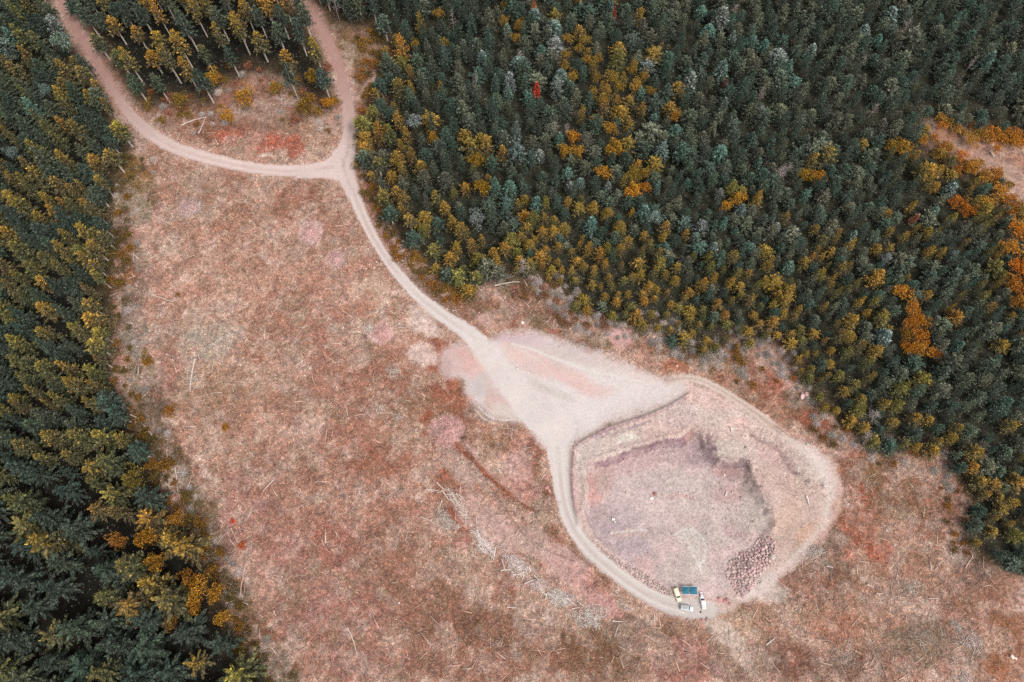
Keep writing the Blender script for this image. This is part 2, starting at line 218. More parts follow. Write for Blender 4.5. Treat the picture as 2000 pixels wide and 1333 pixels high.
FLOORP = [
 (1250, 900, 60, 20, -12, (196, 160, 162), .7), (1340, 880, 50, 30, 0, (176, 152, 156), .8), (1300, 940, 70, 30, 0, (190, 174, 172), .7), (1240, 960, 60, 40, 0, (200, 180, 180), .7), (1350, 960, 70, 40, 0, (198, 184, 180), .7), (1180, 930, 20, 30, 0, (192, 150, 146), .7), (1158, 945, 9, 24, -5, (208, 150, 142), .8), (1165, 975, 13, 18, -20, (212, 154, 146), .8), (1175, 940, 14, 20, 0, (176, 158, 146), .6), (1200, 1010, 50, 30, 10, (176, 156, 164), .8), (1170, 1010, 20, 30, 0, (190, 168, 166), .7), (1260, 1020, 60, 30, 0, (200, 182, 182), .7), (1215, 1050, 60, 24, 20, (186, 166, 176), .8), (1250, 1090, 50, 24, 20, (190, 166, 172), .7), (1260, 1110, 20, 18, 40, (212, 164, 154), .6),
 (1230, 1042, 40, 7, -5, (206, 180, 166), .8), (1355, 1050, 30, 24, 0, (206, 198, 190), .8), (1360, 1090, 18, 30, 0, (206, 200, 192), .7), (1330, 1120, 60, 30, 0, (198, 184, 180), .7), (1400, 1040, 50, 30, 0, (206, 192, 188), .7), (1440, 1035, 24, 20, 0, (182, 152, 156), .8), (1425, 965, 34, 24, 0, (180, 146, 144), .8), (1440, 925, 30, 14, 0, (150, 120, 120), .85), (1420, 918, 20, 10, 0, (186, 142, 138), .7), (1460, 950, 18, 20, 0, (150, 136, 128), .7), (1485, 990, 30, 30, 20, (184, 176, 168), .8), (1480, 945, 14, 10, 0, (206, 202, 194), .8), (1470, 1020, 34, 20, 0, (190, 180, 170), .8), (1430, 1000, 34, 20, 0, (198, 182, 176), .6),
 (1348, 850, 14, 12, 0, (190, 132, 124), .8), (1366, 860, 14, 16, 0, (172, 150, 148), .8), (1390, 890, 10, 24, -20, (140, 122, 130), .8), (1370, 890, 24, 20, 0, (172, 148, 154), .7), (1300, 1150, 30, 12, 20, (176, 150, 154), .7), (1410, 1130, 14, 30, 0, (196, 178, 180), .6), (1275, 965, 8, 6, 0, (200, 164, 160), .6), (1330, 966, 40, 6, 4, (196, 156, 150), .6),
]
HUBP = [
 (1010, 660, 60, 16, 5, (204, 172, 182), .9), (1120, 690, 90, 14, 14, (208, 190, 188), .85), (1040, 710, 60, 24, 25, (222, 186, 178), .85), (1110, 735, 60, 20, 25, (228, 178, 170), .85), (1170, 765, 50, 16, 10, (224, 178, 170), .7), (1000, 690, 30, 12, 40, (222, 188, 178), .7), (1090, 705, 40, 14, 30, (206, 190, 182), .7), (1050, 755, 24, 12, 40, (196, 184, 176), .7), (1090, 770, 40, 8, 20, (190, 184, 176), .7), (1190, 710, 60, 16, 14, (216, 196, 192), .7), (1250, 740, 40, 16, 14, (222, 196, 188), .5), (1140, 720, 60, 5, 22, (226, 218, 210), .8),
 (890, 705, 34, 30, 0, (206, 164, 158), .9), (915, 690, 24, 18, 0, (216, 168, 158), .8), (925, 720, 20, 24, 0, (226, 172, 164), .8), (872, 720, 14, 20, 0, (186, 156, 152), .7), (940, 755, 30, 26, 0, (196, 184, 182), .9), (970, 790, 26, 26, 0, (212, 168, 158), .8), (990, 815, 34, 20, 10, (206, 192, 184), .7), (940, 800, 16, 14, 0, (176, 158, 152), .7), (960, 745, 14, 24, 0, (216, 176, 168), .6), (978, 800, 14, 12, 0, (214, 206, 198), .7), (1000, 840, 30, 10, 10, (200, 172, 158), .6), (930, 640, 20, 10, 0, (200, 160, 148), .4),
]
TRACKS = [  # pale wheel marks (line, width px, strength)
 ([(1000, 672), (1040, 682), (1090, 705), (1140, 722), (1200, 735), (1260, 748)], 4, .6), ([(1005, 680), (1050, 700), (1075, 725), (1095, 760)], 2.4, .4),
 ([(1320, 1045), (1335, 1033), (1355, 1032), (1372, 1045), (1380, 1065), (1378, 1090), (1365, 1105)], 4, .7), ([(1326, 1052), (1340, 1040), (1358, 1042), (1368, 1058), (1366, 1080)], 2.4, .55), ([(1340, 1040), (1350, 1070), (1362, 1100), (1372, 1118)], 5, .5),
 ([(1190, 750), (1196, 735), (1212, 729), (1228, 735), (1235, 750), (1226, 765), (1210, 770), (1196, 764), (1190, 750)], 2.5, .5), ([(1198, 750), (1204, 740), (1214, 737), (1224, 744), (1225, 756), (1214, 762), (1202, 759), (1198, 750)], 2, .4),
 ([(935, 795), (950, 812), (975, 822), (1005, 820)], 2.4, .6), ([(928, 800), (945, 820), (972, 828)], 2.2, .5), ([(940, 786), (956, 803), (980, 812)], 2, .4),
 ([(1150, 835), (1165, 815), (1160, 795), (1140, 790)], 2, .3), ([(1130, 830), (1180, 810), (1230, 795)], 2.4, .3), ([(1195, 1040), (1230, 1036), (1265, 1034)], 4, .5),
 ([(1075, 850), (1083, 900), (1088, 950), (1097, 1000), (1112, 1040), (1145, 1080), (1190, 1120), (1240, 1157), (1290, 1184), (1340, 1198)], 3.5, .5), ([(1100, 870), (1100, 930), (1108, 985), (1122, 1025), (1155, 1066), (1200, 1106), (1250, 1143), (1300, 1168), (1345, 1178)], 3.5, .5),
 ([(686, 384), (706, 436), (736, 490), (772, 542), (816, 588), (866, 627), (916, 658)], 3, .5), ([(698, 380), (717, 430), (747, 484), (783, 534), (828, 580), (878, 618)], 3, .5), ([(676, 345), (690, 385), (711, 434)], 2, .2),
]
DARKL = [  # thin darker soil scars, plus shade painted along the pit walls: line, colour, strength
 ([(1128, 872, 5), (1180, 842, 6), (1240, 824, 5), (1300, 802, 5), (1345, 775, 4)], (168, 134, 140), .85), ([(1160, 858, 4), (1215, 842, 6), (1270, 822, 4)], (158, 138, 150), .6),
 ([(1120, 885, 5), (1114, 930, 6), (1118, 985, 6), (1128, 1030, 5), (1150, 1062, 4)], (170, 136, 138), .7),
 ([(1165, 909, 9), (1225, 889, 14), (1290, 867, 14), (1340, 860, 12)], (164, 126, 136), .8), ([(1215, 885, 2.5), (1262, 872, 3), (1305, 860, 2)], (106, 84, 86), .8),
 ([(1382, 852, 12), (1395, 892, 14), (1415, 910, 12), (1460, 906, 14)], (136, 106, 114), .85), ([(1435, 906, 6), (1462, 904, 8), (1470, 940, 8), (1480, 965, 7), (1505, 995, 5)], (128, 106, 104), .7),
 ([(1467, 850, 6), (1492, 866, 7), (1515, 870, 6), (1532, 895, 8), (1545, 918, 8), (1570, 935, 5), (1605, 952, 3)], (156, 124, 122), .7),
 ([(1345, 745, 2), (1385, 757, 3), (1430, 783, 3), (1480, 817, 3), (1525, 848, 2)], (150, 110, 96), .75), ([(1350, 748, 4), (1390, 764, 4), (1430, 788, 4)], (186, 140, 110), .5),
 ([(893, 868, 10), (930, 905, 12), (965, 940, 12), (1010, 978, 8), (1040, 998, 5)], (166, 98, 72), .9), ([(868, 862, 8), (905, 905, 8), (945, 950, 7), (985, 985, 6), (1015, 1005, 3)], (186, 160, 146), .7), ([(925, 880, 4), (950, 915, 5), (990, 955, 5), (1030, 985, 4)], (206, 164, 150), .7),
 ([(905, 800, 3), (912, 840, 5), (905, 865, 4)], (128, 98, 84), .7), ([(905, 770, 3), (918, 790, 3), (935, 805, 3)], (120, 104, 98), .6),
 ([(1460, 1010, 5), (1495, 1040, 5), (1560, 1060, 4)], (170, 158, 148), .4), ([(1590, 950, 2), (1620, 975, 2), (1630, 1000, 2)], (160, 120, 110), .5),
 ([(1098, 890, 2.5), (1100, 950, 3), (1108, 1000, 3), (1126, 1038, 3), (1160, 1078, 3), (1200, 1112, 3), (1245, 1146, 2)], (178, 156, 148), .5),
]

BARE = [  # bare scraped soil, no grass on it
 (828, 622, 24, 26, -15, (218, 190, 176), .9), (812, 605, 12, 10, 0, (216, 186, 168), .8), (842, 645, 16, 18, 0, (214, 184, 172), .8), (826, 692, 27, 19, 0, (218, 184, 172), .95), (735, 545, 18, 20, 0, (206, 168, 148), .7), (726, 560, 34, 10, 4, (208, 172, 150), .6),
 (745, 652, 20, 20, 0, (214, 172, 166), .85), (607, 455, 23, 22, 0, (212, 174, 168), .8), (657, 508, 18, 17, 0, (208, 168, 160), .75), (370, 405, 17, 15, 0, (206, 172, 166), .8), (878, 842, 29, 27, 0, (208, 158, 152), .85), (1214, 658, 26, 16, 10, (216, 168, 162), .9), (945, 626, 16, 12, 0, (206, 164, 150), .6),
 (925, 1000, 26, 40, -48, (212, 168, 156), .75), (975, 1040, 48, 34, 40, (212, 172, 162), .75), (1100, 1100, 60, 30, 40, (212, 168, 160), .75), (1040, 1060, 40, 26, 40, (206, 172, 160), .6), (1175, 1180, 36, 16, 30, (212, 158, 150), .8), (1010, 915, 30, 30, -10, (206, 160, 150), .5), (1410, 1235, 50, 20, 32, (204, 182, 166), .8), (1450, 1285, 30, 14, 45, (196, 170, 154), .7), (1500, 1160, 40, 20, 0, (208, 186, 176), .8),
 (900, 930, 16, 44, -42, (190, 160, 146), .7), (1900, 300, 50, 12, 25, (190, 148, 128), .8), (1965, 345, 26, 24, 30, (190, 152, 132), .7), (1850, 262, 20, 9, 10, (176, 124, 94), .8), (1745, 305, 8, 14, 0, (196, 130, 110), .8), (640, 545, 8, 6, 0, (200, 170, 150), .4)]
def bareness(PX, PY):
    b = np.zeros(PX.shape)
    for e in BARE:
        i, q = ell(PX, PY, e); b[i] = np.maximum(b[i], q)
    return b
def ell(PX, PY, e, k=2.2):
    px, py, rx, ry, a, c, s = e
    i = np.nonzero((np.abs(PX - px) < 2 * max(rx, ry)) & (np.abs(PY - py) < 2 * max(rx, ry)))
    ca, sa = math.cos(R(a)), math.sin(R(a))
    dx = PX[i] - px; dy = PY[i] - py
    q = ((dx * ca + dy * sa) / rx) ** 2 + ((-dx * sa + dy * ca) / ry) ** 2
    return i, s * (1 - sm(.25, 1.7, q))

def paint(X, Y, f=None):
    """albedo of the ground (linear) and its roughness factor"""
    PX, PY = topx(X, np.maximum(Y, -300))
    if f is None: f = fields(PX, PY, X, Y)
    n40 = fbm(X, Y, 34, 0, 3); n12 = fbm(X, Y, 11, 1, 4); n4 = fbm(X, Y, 3.6, 2, 4); n1 = fbm(X, Y, 1.3, 3, 3); m4 = fbm(X, Y, 4.5, 5, 4)
    col = np.empty(X.shape + (3,)); col[...] = C(190, 152, 133)
    def over(m, c):
        m = np.clip(m, 0, 1)[..., None]; col[...] = col * (1 - m) + np.asarray(c) * m
    over(sm(.4, .65, n40) * .7, C(196, 152, 136)); over(sm(.45, .7, n12) * .5, C(172, 120, 100)); over(sm(.5, .72, m4) * .35, C(206, 174, 158))
    over(sm(.52, .68, n4) * .24, C(160, 100, 80)); over(sm(.54, .7, m4) * .25, C(216, 188, 172)); over(sm(.6, .75, fbm(X, Y, 7, 4, 3)) * .3, C(186, 104, 80))
    wx, wy = warp(PX, PY, X, Y, 18, 7, 3)
    for e in PATCH:
        i, m = ell(wx, wy, e); mm = np.minimum(m[:, None] * 1.3, .97); col[i] = col[i] * (1 - mm) + C(*e[5]) * mm
    over(sm(.5, .6, fbm(X, Y, 16, 3, 4)) * .42, C(150, 104, 82)); over(sm(.53, .63, fbm(X, Y, 9, 5, 4)) * .4, C(206, 178, 164)); over(sm(.56, .64, fbm(X, Y, 6, 0, 4)) * .28, C(168, 106, 84)); over(sm(.54, .68, n4) * .18, C(160, 106, 88)); over(sm(.54, .7, m4) * .22, C(216, 190, 176)); over(sm(.55, .68, n12) * sm(.42, .58, n4) * .4, C(132, 118, 96)); over(sm(.52, .66, fbm(X, Y, 1.9, 5, 3)) * .3, C(120, 92, 74))
    col = col * 1.12
    vari = (1 + (n4 - .5) * .6 + (n1 - .5) * .75)
    bare = np.zeros(X.shape)
    for e in BARE:
        i, q = ell(wx * .5 + PX * .5, wy * .5 + PY * .5, e); bare[i] = np.maximum(bare[i], q); q = q[:, None]; col[i] = col[i] * (1 - q) + C(*e[5]) * q
    # forest floor
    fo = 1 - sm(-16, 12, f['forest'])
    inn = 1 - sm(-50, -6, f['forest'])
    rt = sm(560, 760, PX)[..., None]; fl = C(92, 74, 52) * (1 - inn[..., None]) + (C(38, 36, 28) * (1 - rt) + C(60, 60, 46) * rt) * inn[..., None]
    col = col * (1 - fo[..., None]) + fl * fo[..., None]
    rg = 1 - .5 * bare
    col *= vari[..., None]
    # pads, quarry
    def layer(m, sub, pats, n_amt, ng=.5):
        nonlocal col, rg
        base = np.empty(X.shape + (3,)); base[...] = sub
        ax, ay = warp(PX, PY, X, Y, 9, 5, 4)
        for e in pats:
            i, q = ell(ax, ay, e); q = q[:, None] * .72; base[i] = base[i] * (1 - q) + C(*e[5]) * q * np.array([1.07, 1.03, 1.0])
        base *= (1 + (n4 - .5) * n_amt + (n1 - .5) * n_amt)[..., None]
        mm = np.clip(m, 0, 1)[..., None]; col = col * (1 - mm) + base * mm; rg = rg * (1 - m) + ng * m
    edge = (n4 - .5) * 16
    layer(1 - sm(-8, 6, f['pit'] + edge), C(212, 184, 174), PITP, .42, .62)
    layer(1 - sm(-6, 4, f['floor'] + edge * .5), C(216, 188, 184), FLOORP, .34, .6)
    layer(1 - sm(-16, 6, f['pad'] + edge * .8 + (n12 - .5) * 16), C(222, 204, 200), HUBP, .12, .25)
    layer((1 - sm(-26, 6, dline(PX, PY, CRES, 40) + edge)) * .9, C(232, 212, 203), [], .14, .25)
    m = (1 - sm(-24, 6, f['hub'] + edge * .6 + (n12 - .5) * 40)) * .8
    spine = 1 - sm(-20, 14, dline(PX, PY, [(1000, 740, 30), (1060, 800, 60), (1110, 815, 50), (1180, 790, 40), (1240, 765, 40), (1290, 748, 20)], 50) + edge)
    isl = np.zeros(X.shape)
    for e in HUBP[:12]:
        i, q = ell(PX, PY, e); isl[i] = np.maximum(isl[i], q)
    m = np.maximum(m * (1 - isl * .95), spine * .9)
    layer(m * (1 - sm(-8, 10, f['pad'])), C(230, 216, 212), [], .08, .2)
    for pts, c, s in DARKL:
        q = dline(*warp(PX, PY, X, Y, 3, 3, 2), smooth(pts), 20)
        over((1 - sm(-2.5, 2.5, q + (n1 - .5) * 7)) * s * (.6 + .5 * sm(.35, .6, n4)), C(*c))
    # roads
    d = f['road']; soft_ = 1 - sm(-30, 0, f['hub']); m = 1 - sm(-3.5 - 22 * soft_, 2.5, d + (n1 - .5) * 5 + (n4 - .5) * (4 + 14 * soft_))
    tone = sm(120, 330, PY)[..., None]
    rc = C(192, 142, 130) * (1 - tone) + C(228, 202, 194) * tone
    t2 = sm(420, 640, PY)[..., None]; rc = rc * (1 - t2) + C(228, 213, 208) * t2
    t3 = sm(880, 1000, PY)[..., None]; rc = rc * (1 - t3) + C(216, 202, 196) * t3
    rc = rc * (1 + (n12 - .5) * .16 + (n4 - .5) * .10)[..., None]
    mm = m[..., None]; col = col * (1 - mm) + rc * mm; rg = rg * (1 - m) + .16 * m
    verge = np.exp(-((d - 4) / 5) ** 2) * .45 * (f['hub'] > 6) * (f['pit'] > 0); over(verge * sm(.35, .6, n4), C(200, 158, 142))
    d = f['track']; m = (1 - sm(-2.5, 2.5, d)) * .9 * (1 - sm(1490, 1550, PX)) * sm(1285, 1330, PX); mm = m[..., None]
    mid = np.exp(-((d + 7.5) / 1.6) ** 2)[..., None]
    col = col * (1 - mm) + (C(222, 198, 184) * (1 - mid * .5) + C(160, 126, 106) * mid * .5) * mm; rg = rg * (1 - m) + .3 * m
    for q_ in (ROAD_S, ROAD_Q, ROAD_W, ROAD_N):
        dc = dline(PX, PY, [(a_, b_, 3) for a_, b_, c_ in q_], 12); over((1 - sm(-1, 3.5, dc + (n1 - .5) * 4)) * .34 * sm(.35, .6, n12 + .1) * (f['hub'] > -6), C(190, 160, 148))
    for pts, wd, s in TRACKS:
        q = dline(PX, PY, smooth([(a, b, wd) for a, b in pts]), 8)
        over((1 - sm(-1.6, 1.6, q)) * np.minimum(1, s * 1.4), C(230, 220, 213))
    lum = col @ np.array([.3, .5, .2]); col = col * .84 + lum[..., None] * .16 * np.array([1.0, .99, .95])
    return np.clip(col, .004, .9), np.clip(rg, 0, 1)

# ------------------------------------------------------------------ helpers: meshes and objects
def new_mesh(name, V, Fs, mat=None, smooth_=False, attrs=None):
    """V (n,3), Fs (m,k) int array with constant k"""
    me = bpy.data.meshes.new(name); V = np.asarray(V, np.float32); Fs = np.asarray(Fs, np.int32)
    m, k = Fs.shape
    me.vertices.add(len(V)); me.vertices.foreach_set('co', V.ravel())
    me.loops.add(m * k); me.loops.foreach_set('vertex_index', Fs.ravel())
    me.polygons.add(m); me.polygons.foreach_set('loop_start', np.arange(0, m * k, k, dtype=np.int32))
    me.polygons.foreach_set('loop_total', np.full(m, k, np.int32))
    if smooth_: me.polygons.foreach_set('use_smooth', np.ones(m, bool))
    me.update(calc_edges=True)
    for nm, (typ, dat) in (attrs or {}).items():
        at_ = me.attributes.new(nm, typ, 'POINT')
        at_.data.foreach_set('color' if 'COLOR' in typ else 'value', np.asarray(dat, np.float32).ravel())
    if mat: me.materials.append(mat)
    return me
def link(name, data, parent=None, loc=(0, 0, 0), rz=0, **kw):
    o = bpy.data.objects.new(name, data); COL.objects.link(o)
    o.location = loc; o.rotation_euler = (0, 0, rz)
    if parent: o.parent = parent
    for k, v in kw.items(): o[k] = v
    return o
def thing(name, label, cat, loc=(0, 0, 0), rz=0, group=None, data=None):
    o = link(name, data, None, loc, rz, label=label, category=cat)
    if group: o['group'] = group
    return o
def ground_z(x, y): return float(height(np.array([x]), np.array([y]))[0])

def mat(name, color=(.5, .5, .5), rough=.6, metal=0, noise=0, nscale=3.0):
    m = bpy.data.materials.new(name); m.use_nodes = True; t = m.node_tree; b = t.nodes['Principled BSDF']
    b.inputs['Roughness'].default_value = rough; b.inputs['Metallic'].default_value = metal
    if noise:
        tc = t.nodes.new('ShaderNodeTexCoord'); n = t.nodes.new('ShaderNodeTexNoise'); n.inputs['Scale'].default_value = nscale; n.inputs['Detail'].default_value = 5
        r = t.nodes.new('ShaderNodeValToRGB'); r.color_ramp.elements[0].position = .3; r.color_ramp.elements[1].position = .7
        r.color_ramp.elements[0].color = (*[c * (1 - noise) for c in color], 1); r.color_ramp.elements[1].color = (*[min(1, c * (1 + noise)) for c in color], 1)
        t.links.new(tc.outputs['Object'], n.inputs['Vector']); t.links.new(n.outputs['Fac'], r.inputs[0]); t.links.new(r.outputs[0], b.inputs['Base Color'])
    else: b.inputs['Base Color'].default_value = (*color, 1)
    return m

def M_(t, op, a, b=None, c=None):
    n = t.nodes.new('ShaderNodeMath'); n.operation = op
    for i, v in enumerate((a, b, c)):
        if v is None: continue
        if isinstance(v, (int, float)): n.inputs[i].default_value = v
        else: t.links.new(v, n.inputs[i])
    return n.outputs[0]
def mixc(t, fac, a, b, typ='MIX'):
    n = t.nodes.new('ShaderNodeMixRGB'); n.blend_type = typ
    for i, v in enumerate((fac, a, b)):
        if isinstance(v, (int, float)): n.inputs[i].default_value = v
        elif isinstance(v, tuple): n.inputs[i].default_value = (*v, 1)
        else: t.links.new(v, n.inputs[i])
    return n.outputs[0]

def ground_material():
    m = bpy.data.materials.new('soil'); m.use_nodes = True; t = m.node_tree; b = t.nodes['Principled BSDF']
    b.inputs['Roughness'].default_value = .95; b.inputs['Specular IOR Level'].default_value = .15
    a = t.nodes.new('ShaderNodeAttribute'); a.attribute_name = 'soil_color'
    g = t.nodes.new('ShaderNodeAttribute'); g.attribute_name = 'soil_rough'
    geo = t.nodes.new('ShaderNodeNewGeometry')
    def noise(s, d=3):
        n = t.nodes.new('ShaderNodeTexNoise'); n.inputs['Scale'].default_value = s; n.inputs['Detail'].default_value = d; n.inputs['Roughness'].default_value = .65
        t.links.new(geo.outputs['Position'], n.inputs['Vector']); return n.outputs['Fac']
    n1 = noise(1.1); n2 = noise(2.6); n3 = noise(.6)
    k = M_(t, 'ADD', M_(t, 'MULTIPLY', M_(t, 'SUBTRACT', n1, .5), 2.2), M_(t, 'MULTIPLY', M_(t, 'SUBTRACT', n2, .5), 2.0))
    k = M_(t, 'MULTIPLY', k, g.outputs['Fac'])
    k = M_(t, 'MAXIMUM', M_(t, 'ADD', k, 1.0), .25)
    hsv = t.nodes.new('ShaderNodeHueSaturation')
    t.links.new(a.outputs['Color'], hsv.inputs['Color']); t.links.new(k, hsv.inputs['Value'])
    # pale chips and straw
    v = t.nodes.new('ShaderNodeTexVoronoi'); v.inputs['Scale'].default_value = .9; t.links.new(geo.outputs['Position'], v.inputs['Vector'])
    chip = M_(t, 'MULTIPLY', M_(t, 'LESS_THAN', v.outputs['Distance'], .2), M_(t, 'GREATER_THAN', n3, .52))
    chip = M_(t, 'MULTIPLY', chip, M_(t, 'MULTIPLY', g.outputs['Fac'], .5))
    c2 = mixc(t, chip, hsv.outputs[0], tuple(float(q) for q in C(226, 196, 180)))
    # reddish / olive drift
    c3 = mixc(t, M_(t, 'MULTIPLY', M_(t, 'MULTIPLY', g.outputs['Fac'], .35), M_(t, 'GREATER_THAN', noise(1.6, 2), .58)), c2, (.9, .62, .52), 'MULTIPLY')
    t.links.new(c3, b.inputs['Base Color'])
    bp = t.nodes.new('ShaderNodeBump'); bp.inputs['Distance'].default_value = .35
    t.links.new(M_(t, 'MULTIPLY', g.outputs['Fac'], .9), bp.inputs['Strength'])
    t.links.new(M_(t, 'ADD', n1, M_(t, 'MULTIPLY', n2, .5)), bp.inputs['Height']); t.links.new(bp.outputs[0], b.inputs['Normal'])
    return m
SOIL = ground_material()

# ------------------------------------------------------------------ the ground sheet, split by what it is
def axis(lo, hi, flo, fhi, fine, mid, far):
    a = list(np.arange(flo, fhi, fine)); x = a[0]; L = []
    s = fine
    while x > lo: s = min(s * 1.12, mid); x -= s; L.append(x)
    while x > -far: s *= 1.35; x -= s; L.append(x)
    x = a[-1]; s = fine; Rr = []
    while x < hi: s = min(s * 1.12, mid); x += s; Rr.append(x)
    while x < far: s *= 1.35; x += s; Rr.append(x)
    return np.array(L[::-1] + a + Rr)
ax_x = axis(-330, 330, -195, 185, .36, 1.0, 5000)
ax_y = axis(-70, 390, -22, 218, .36, 1.0, 5000)
GX, GY = np.meshgrid(ax_x, ax_y); nx, ny = len(ax_x), len(ax_y)
PXg, PYg = topx(GX, np.maximum(GY, -300))
Fg = fields(PXg, PYg, GX, GY)
Zg = height(GX, GY, Fg)
Cg, Rg_ = paint(GX, GY, Fg)
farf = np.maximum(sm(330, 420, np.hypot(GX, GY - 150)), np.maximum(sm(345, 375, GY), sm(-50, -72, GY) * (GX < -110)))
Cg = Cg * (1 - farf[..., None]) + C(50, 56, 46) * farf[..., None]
V = np.stack([GX, GY, Zg], -1).reshape(-1, 3)
idx = np.arange(nx * ny).reshape(ny, nx)
Q = np.stack([idx[:-1, :-1], idx[:-1, 1:], idx[1:, 1:], idx[1:, :-1]], -1).reshape(-1, 4)
def fc(a): return (a[:-1, :-1] + a[1:, 1:]).reshape(-1) / 2
is_road = (fc(Fg['road']) < 0); is_track = (fc(Fg['track']) < 0) & ~is_road
is_pad = ((fc(Fg['pad']) < 2)) & ~is_road & ~is_track
is_pit = (fc(Fg['pit']) < 2) & ~is_road & ~is_track & ~is_pad
rest = ~(is_road | is_track | is_pad | is_pit)
cv = Cg.reshape(-1, 3); rv = Rg_.reshape(-1)
for nm, msk, lab, cat in (('ground', rest, 'pink brown cleared ground strewn with litter, running on under the forest', 'ground'),
                     ('road', is_road, 'pale pink dirt road forking at the top left and winding to the quarry', 'road'),
                     ('path', is_track, 'narrow twin-rut sandy track curving round the upper edge of the quarry', 'track'),
                     ('turning_area', is_pad, 'pale dusty gravel turning area where the road widens above the quarry', 'gravel area'),
                     ('quarry_ground', is_pit, 'round pinkish grey gravel quarry with a sunken purple floor', 'quarry')):
    q = Q[msk]; used = np.unique(q); remap = np.full(nx * ny, -1, np.int32); remap[used] = np.arange(len(used))
    ca = np.concatenate([cv[used], np.ones((len(used), 1))], 1)
    me = new_mesh(nm, V[used], remap[q], SOIL, True, {'soil_color': ('FLOAT_COLOR', ca), 'soil_rough': ('FLOAT', rv[used])})
    link(nm, me, kind='structure', label=lab, category=cat)

# ------------------------------------------------------------------ foliage material
def leaf_material(name, mode):
    m = bpy.data.materials.new(name); m.use_nodes = True; t = m.node_tree; b = t.nodes['Principled BSDF']
    b.inputs['Roughness'].default_value = .8; b.inputs['Specular IOR Level'].default_value = .2
    if mode == 'object':
        oi = t.nodes.new('ShaderNodeObjectInfo'); tint = oi.outputs['Color']; alpha = oi.outputs['Alpha']
    else:
        a = t.nodes.new('ShaderNodeAttribute'); a.attribute_type = 'INSTANCER'; a.attribute_name = 'tint'; tint = a.outputs['Color']; alpha = a.outputs['Alpha']
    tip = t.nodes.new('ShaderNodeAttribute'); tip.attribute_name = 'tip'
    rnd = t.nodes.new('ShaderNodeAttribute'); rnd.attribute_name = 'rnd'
    under = mixc(t, .16, tuple(float(x) for x in lin((80, 87, 74)) / 1.65), tint)      # dark inner and lower crown, shade painted into the colour
    # alpha says how far the tint, painted as light on the tips, colours the whole crown (1) or only its tips (0)
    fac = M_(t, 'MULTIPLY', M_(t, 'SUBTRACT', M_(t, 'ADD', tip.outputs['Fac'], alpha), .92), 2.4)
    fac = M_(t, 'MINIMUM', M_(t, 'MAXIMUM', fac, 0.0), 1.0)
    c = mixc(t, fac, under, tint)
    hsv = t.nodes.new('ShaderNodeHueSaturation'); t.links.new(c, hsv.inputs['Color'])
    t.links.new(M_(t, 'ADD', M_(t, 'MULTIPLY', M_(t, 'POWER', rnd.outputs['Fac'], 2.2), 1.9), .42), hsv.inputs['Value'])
    t.links.new(hsv.outputs[0], b.inputs['Base Color'])
    return m
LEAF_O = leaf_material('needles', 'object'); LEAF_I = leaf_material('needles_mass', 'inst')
BARK = mat('bark', tuple(lin((176, 164, 150)) / 1.6), .9, 0, .35, 4)
BARKD = mat('bark_dark', tuple(lin((104, 92, 80)) / 1.5), .9, 0, .35, 4)

def tube(p0, p1, r0, r1, n=5):
    p0 = np.array(p0, float); p1 = np.array(p1, float); d = p1 - p0; d /= np.linalg.norm(d) + 1e-9
    u = np.cross(d, (0, 0, 1) if abs(d[2]) < .9 else (1, 0, 0)); u /= np.linalg.norm(u); v = np.cross(d, u)
    a = np.arange(n) * 2 * math.pi / n
    ring = np.cos(a)[:, None] * u + np.sin(a)[:, None] * v
    V = np.concatenate([p0 + ring * r0, p1 + ring * r1]); F = np.array([[i, (i + 1) % n, n + (i + 1) % n, n + i] for i in range(n)])
    return V, F
def joinVF(L):
    Vs, Fs, o = [], [], 0
    for v, f in L: Vs.append(v); Fs.append(f + o); o += len(v)
    return np.concatenate(Vs), np.concatenate(Fs)

def leaves(P, D, Ls, Wd, tip, rs, flat=.55):
    """thin kite-shaped sprays: P base (n,3), D direction (n,3), length, width"""
    n = len(P); D = D / (np.linalg.norm(D, axis=1, keepdims=True) + 1e-9)
    S = np.cross(D, rs.normal(size=(n, 3)) * flat + np.array([0, 0, 1.0])); S /= np.linalg.norm(S, axis=1, keepdims=True) + 1e-9
    Ls = Ls[:, None]; Wd = Wd[:, None]
    V = np.stack([P, P + D * Ls * .45 + S * Wd, P + D * Ls, P + D * Ls * .45 - S * Wd], 1).reshape(-1, 3)
    Fq = np.arange(n * 4).reshape(n, 4)
    rn = np.repeat(rs.rand(n), 4); tp = np.repeat(tip, 4)
    return V, Fq, tp, rn

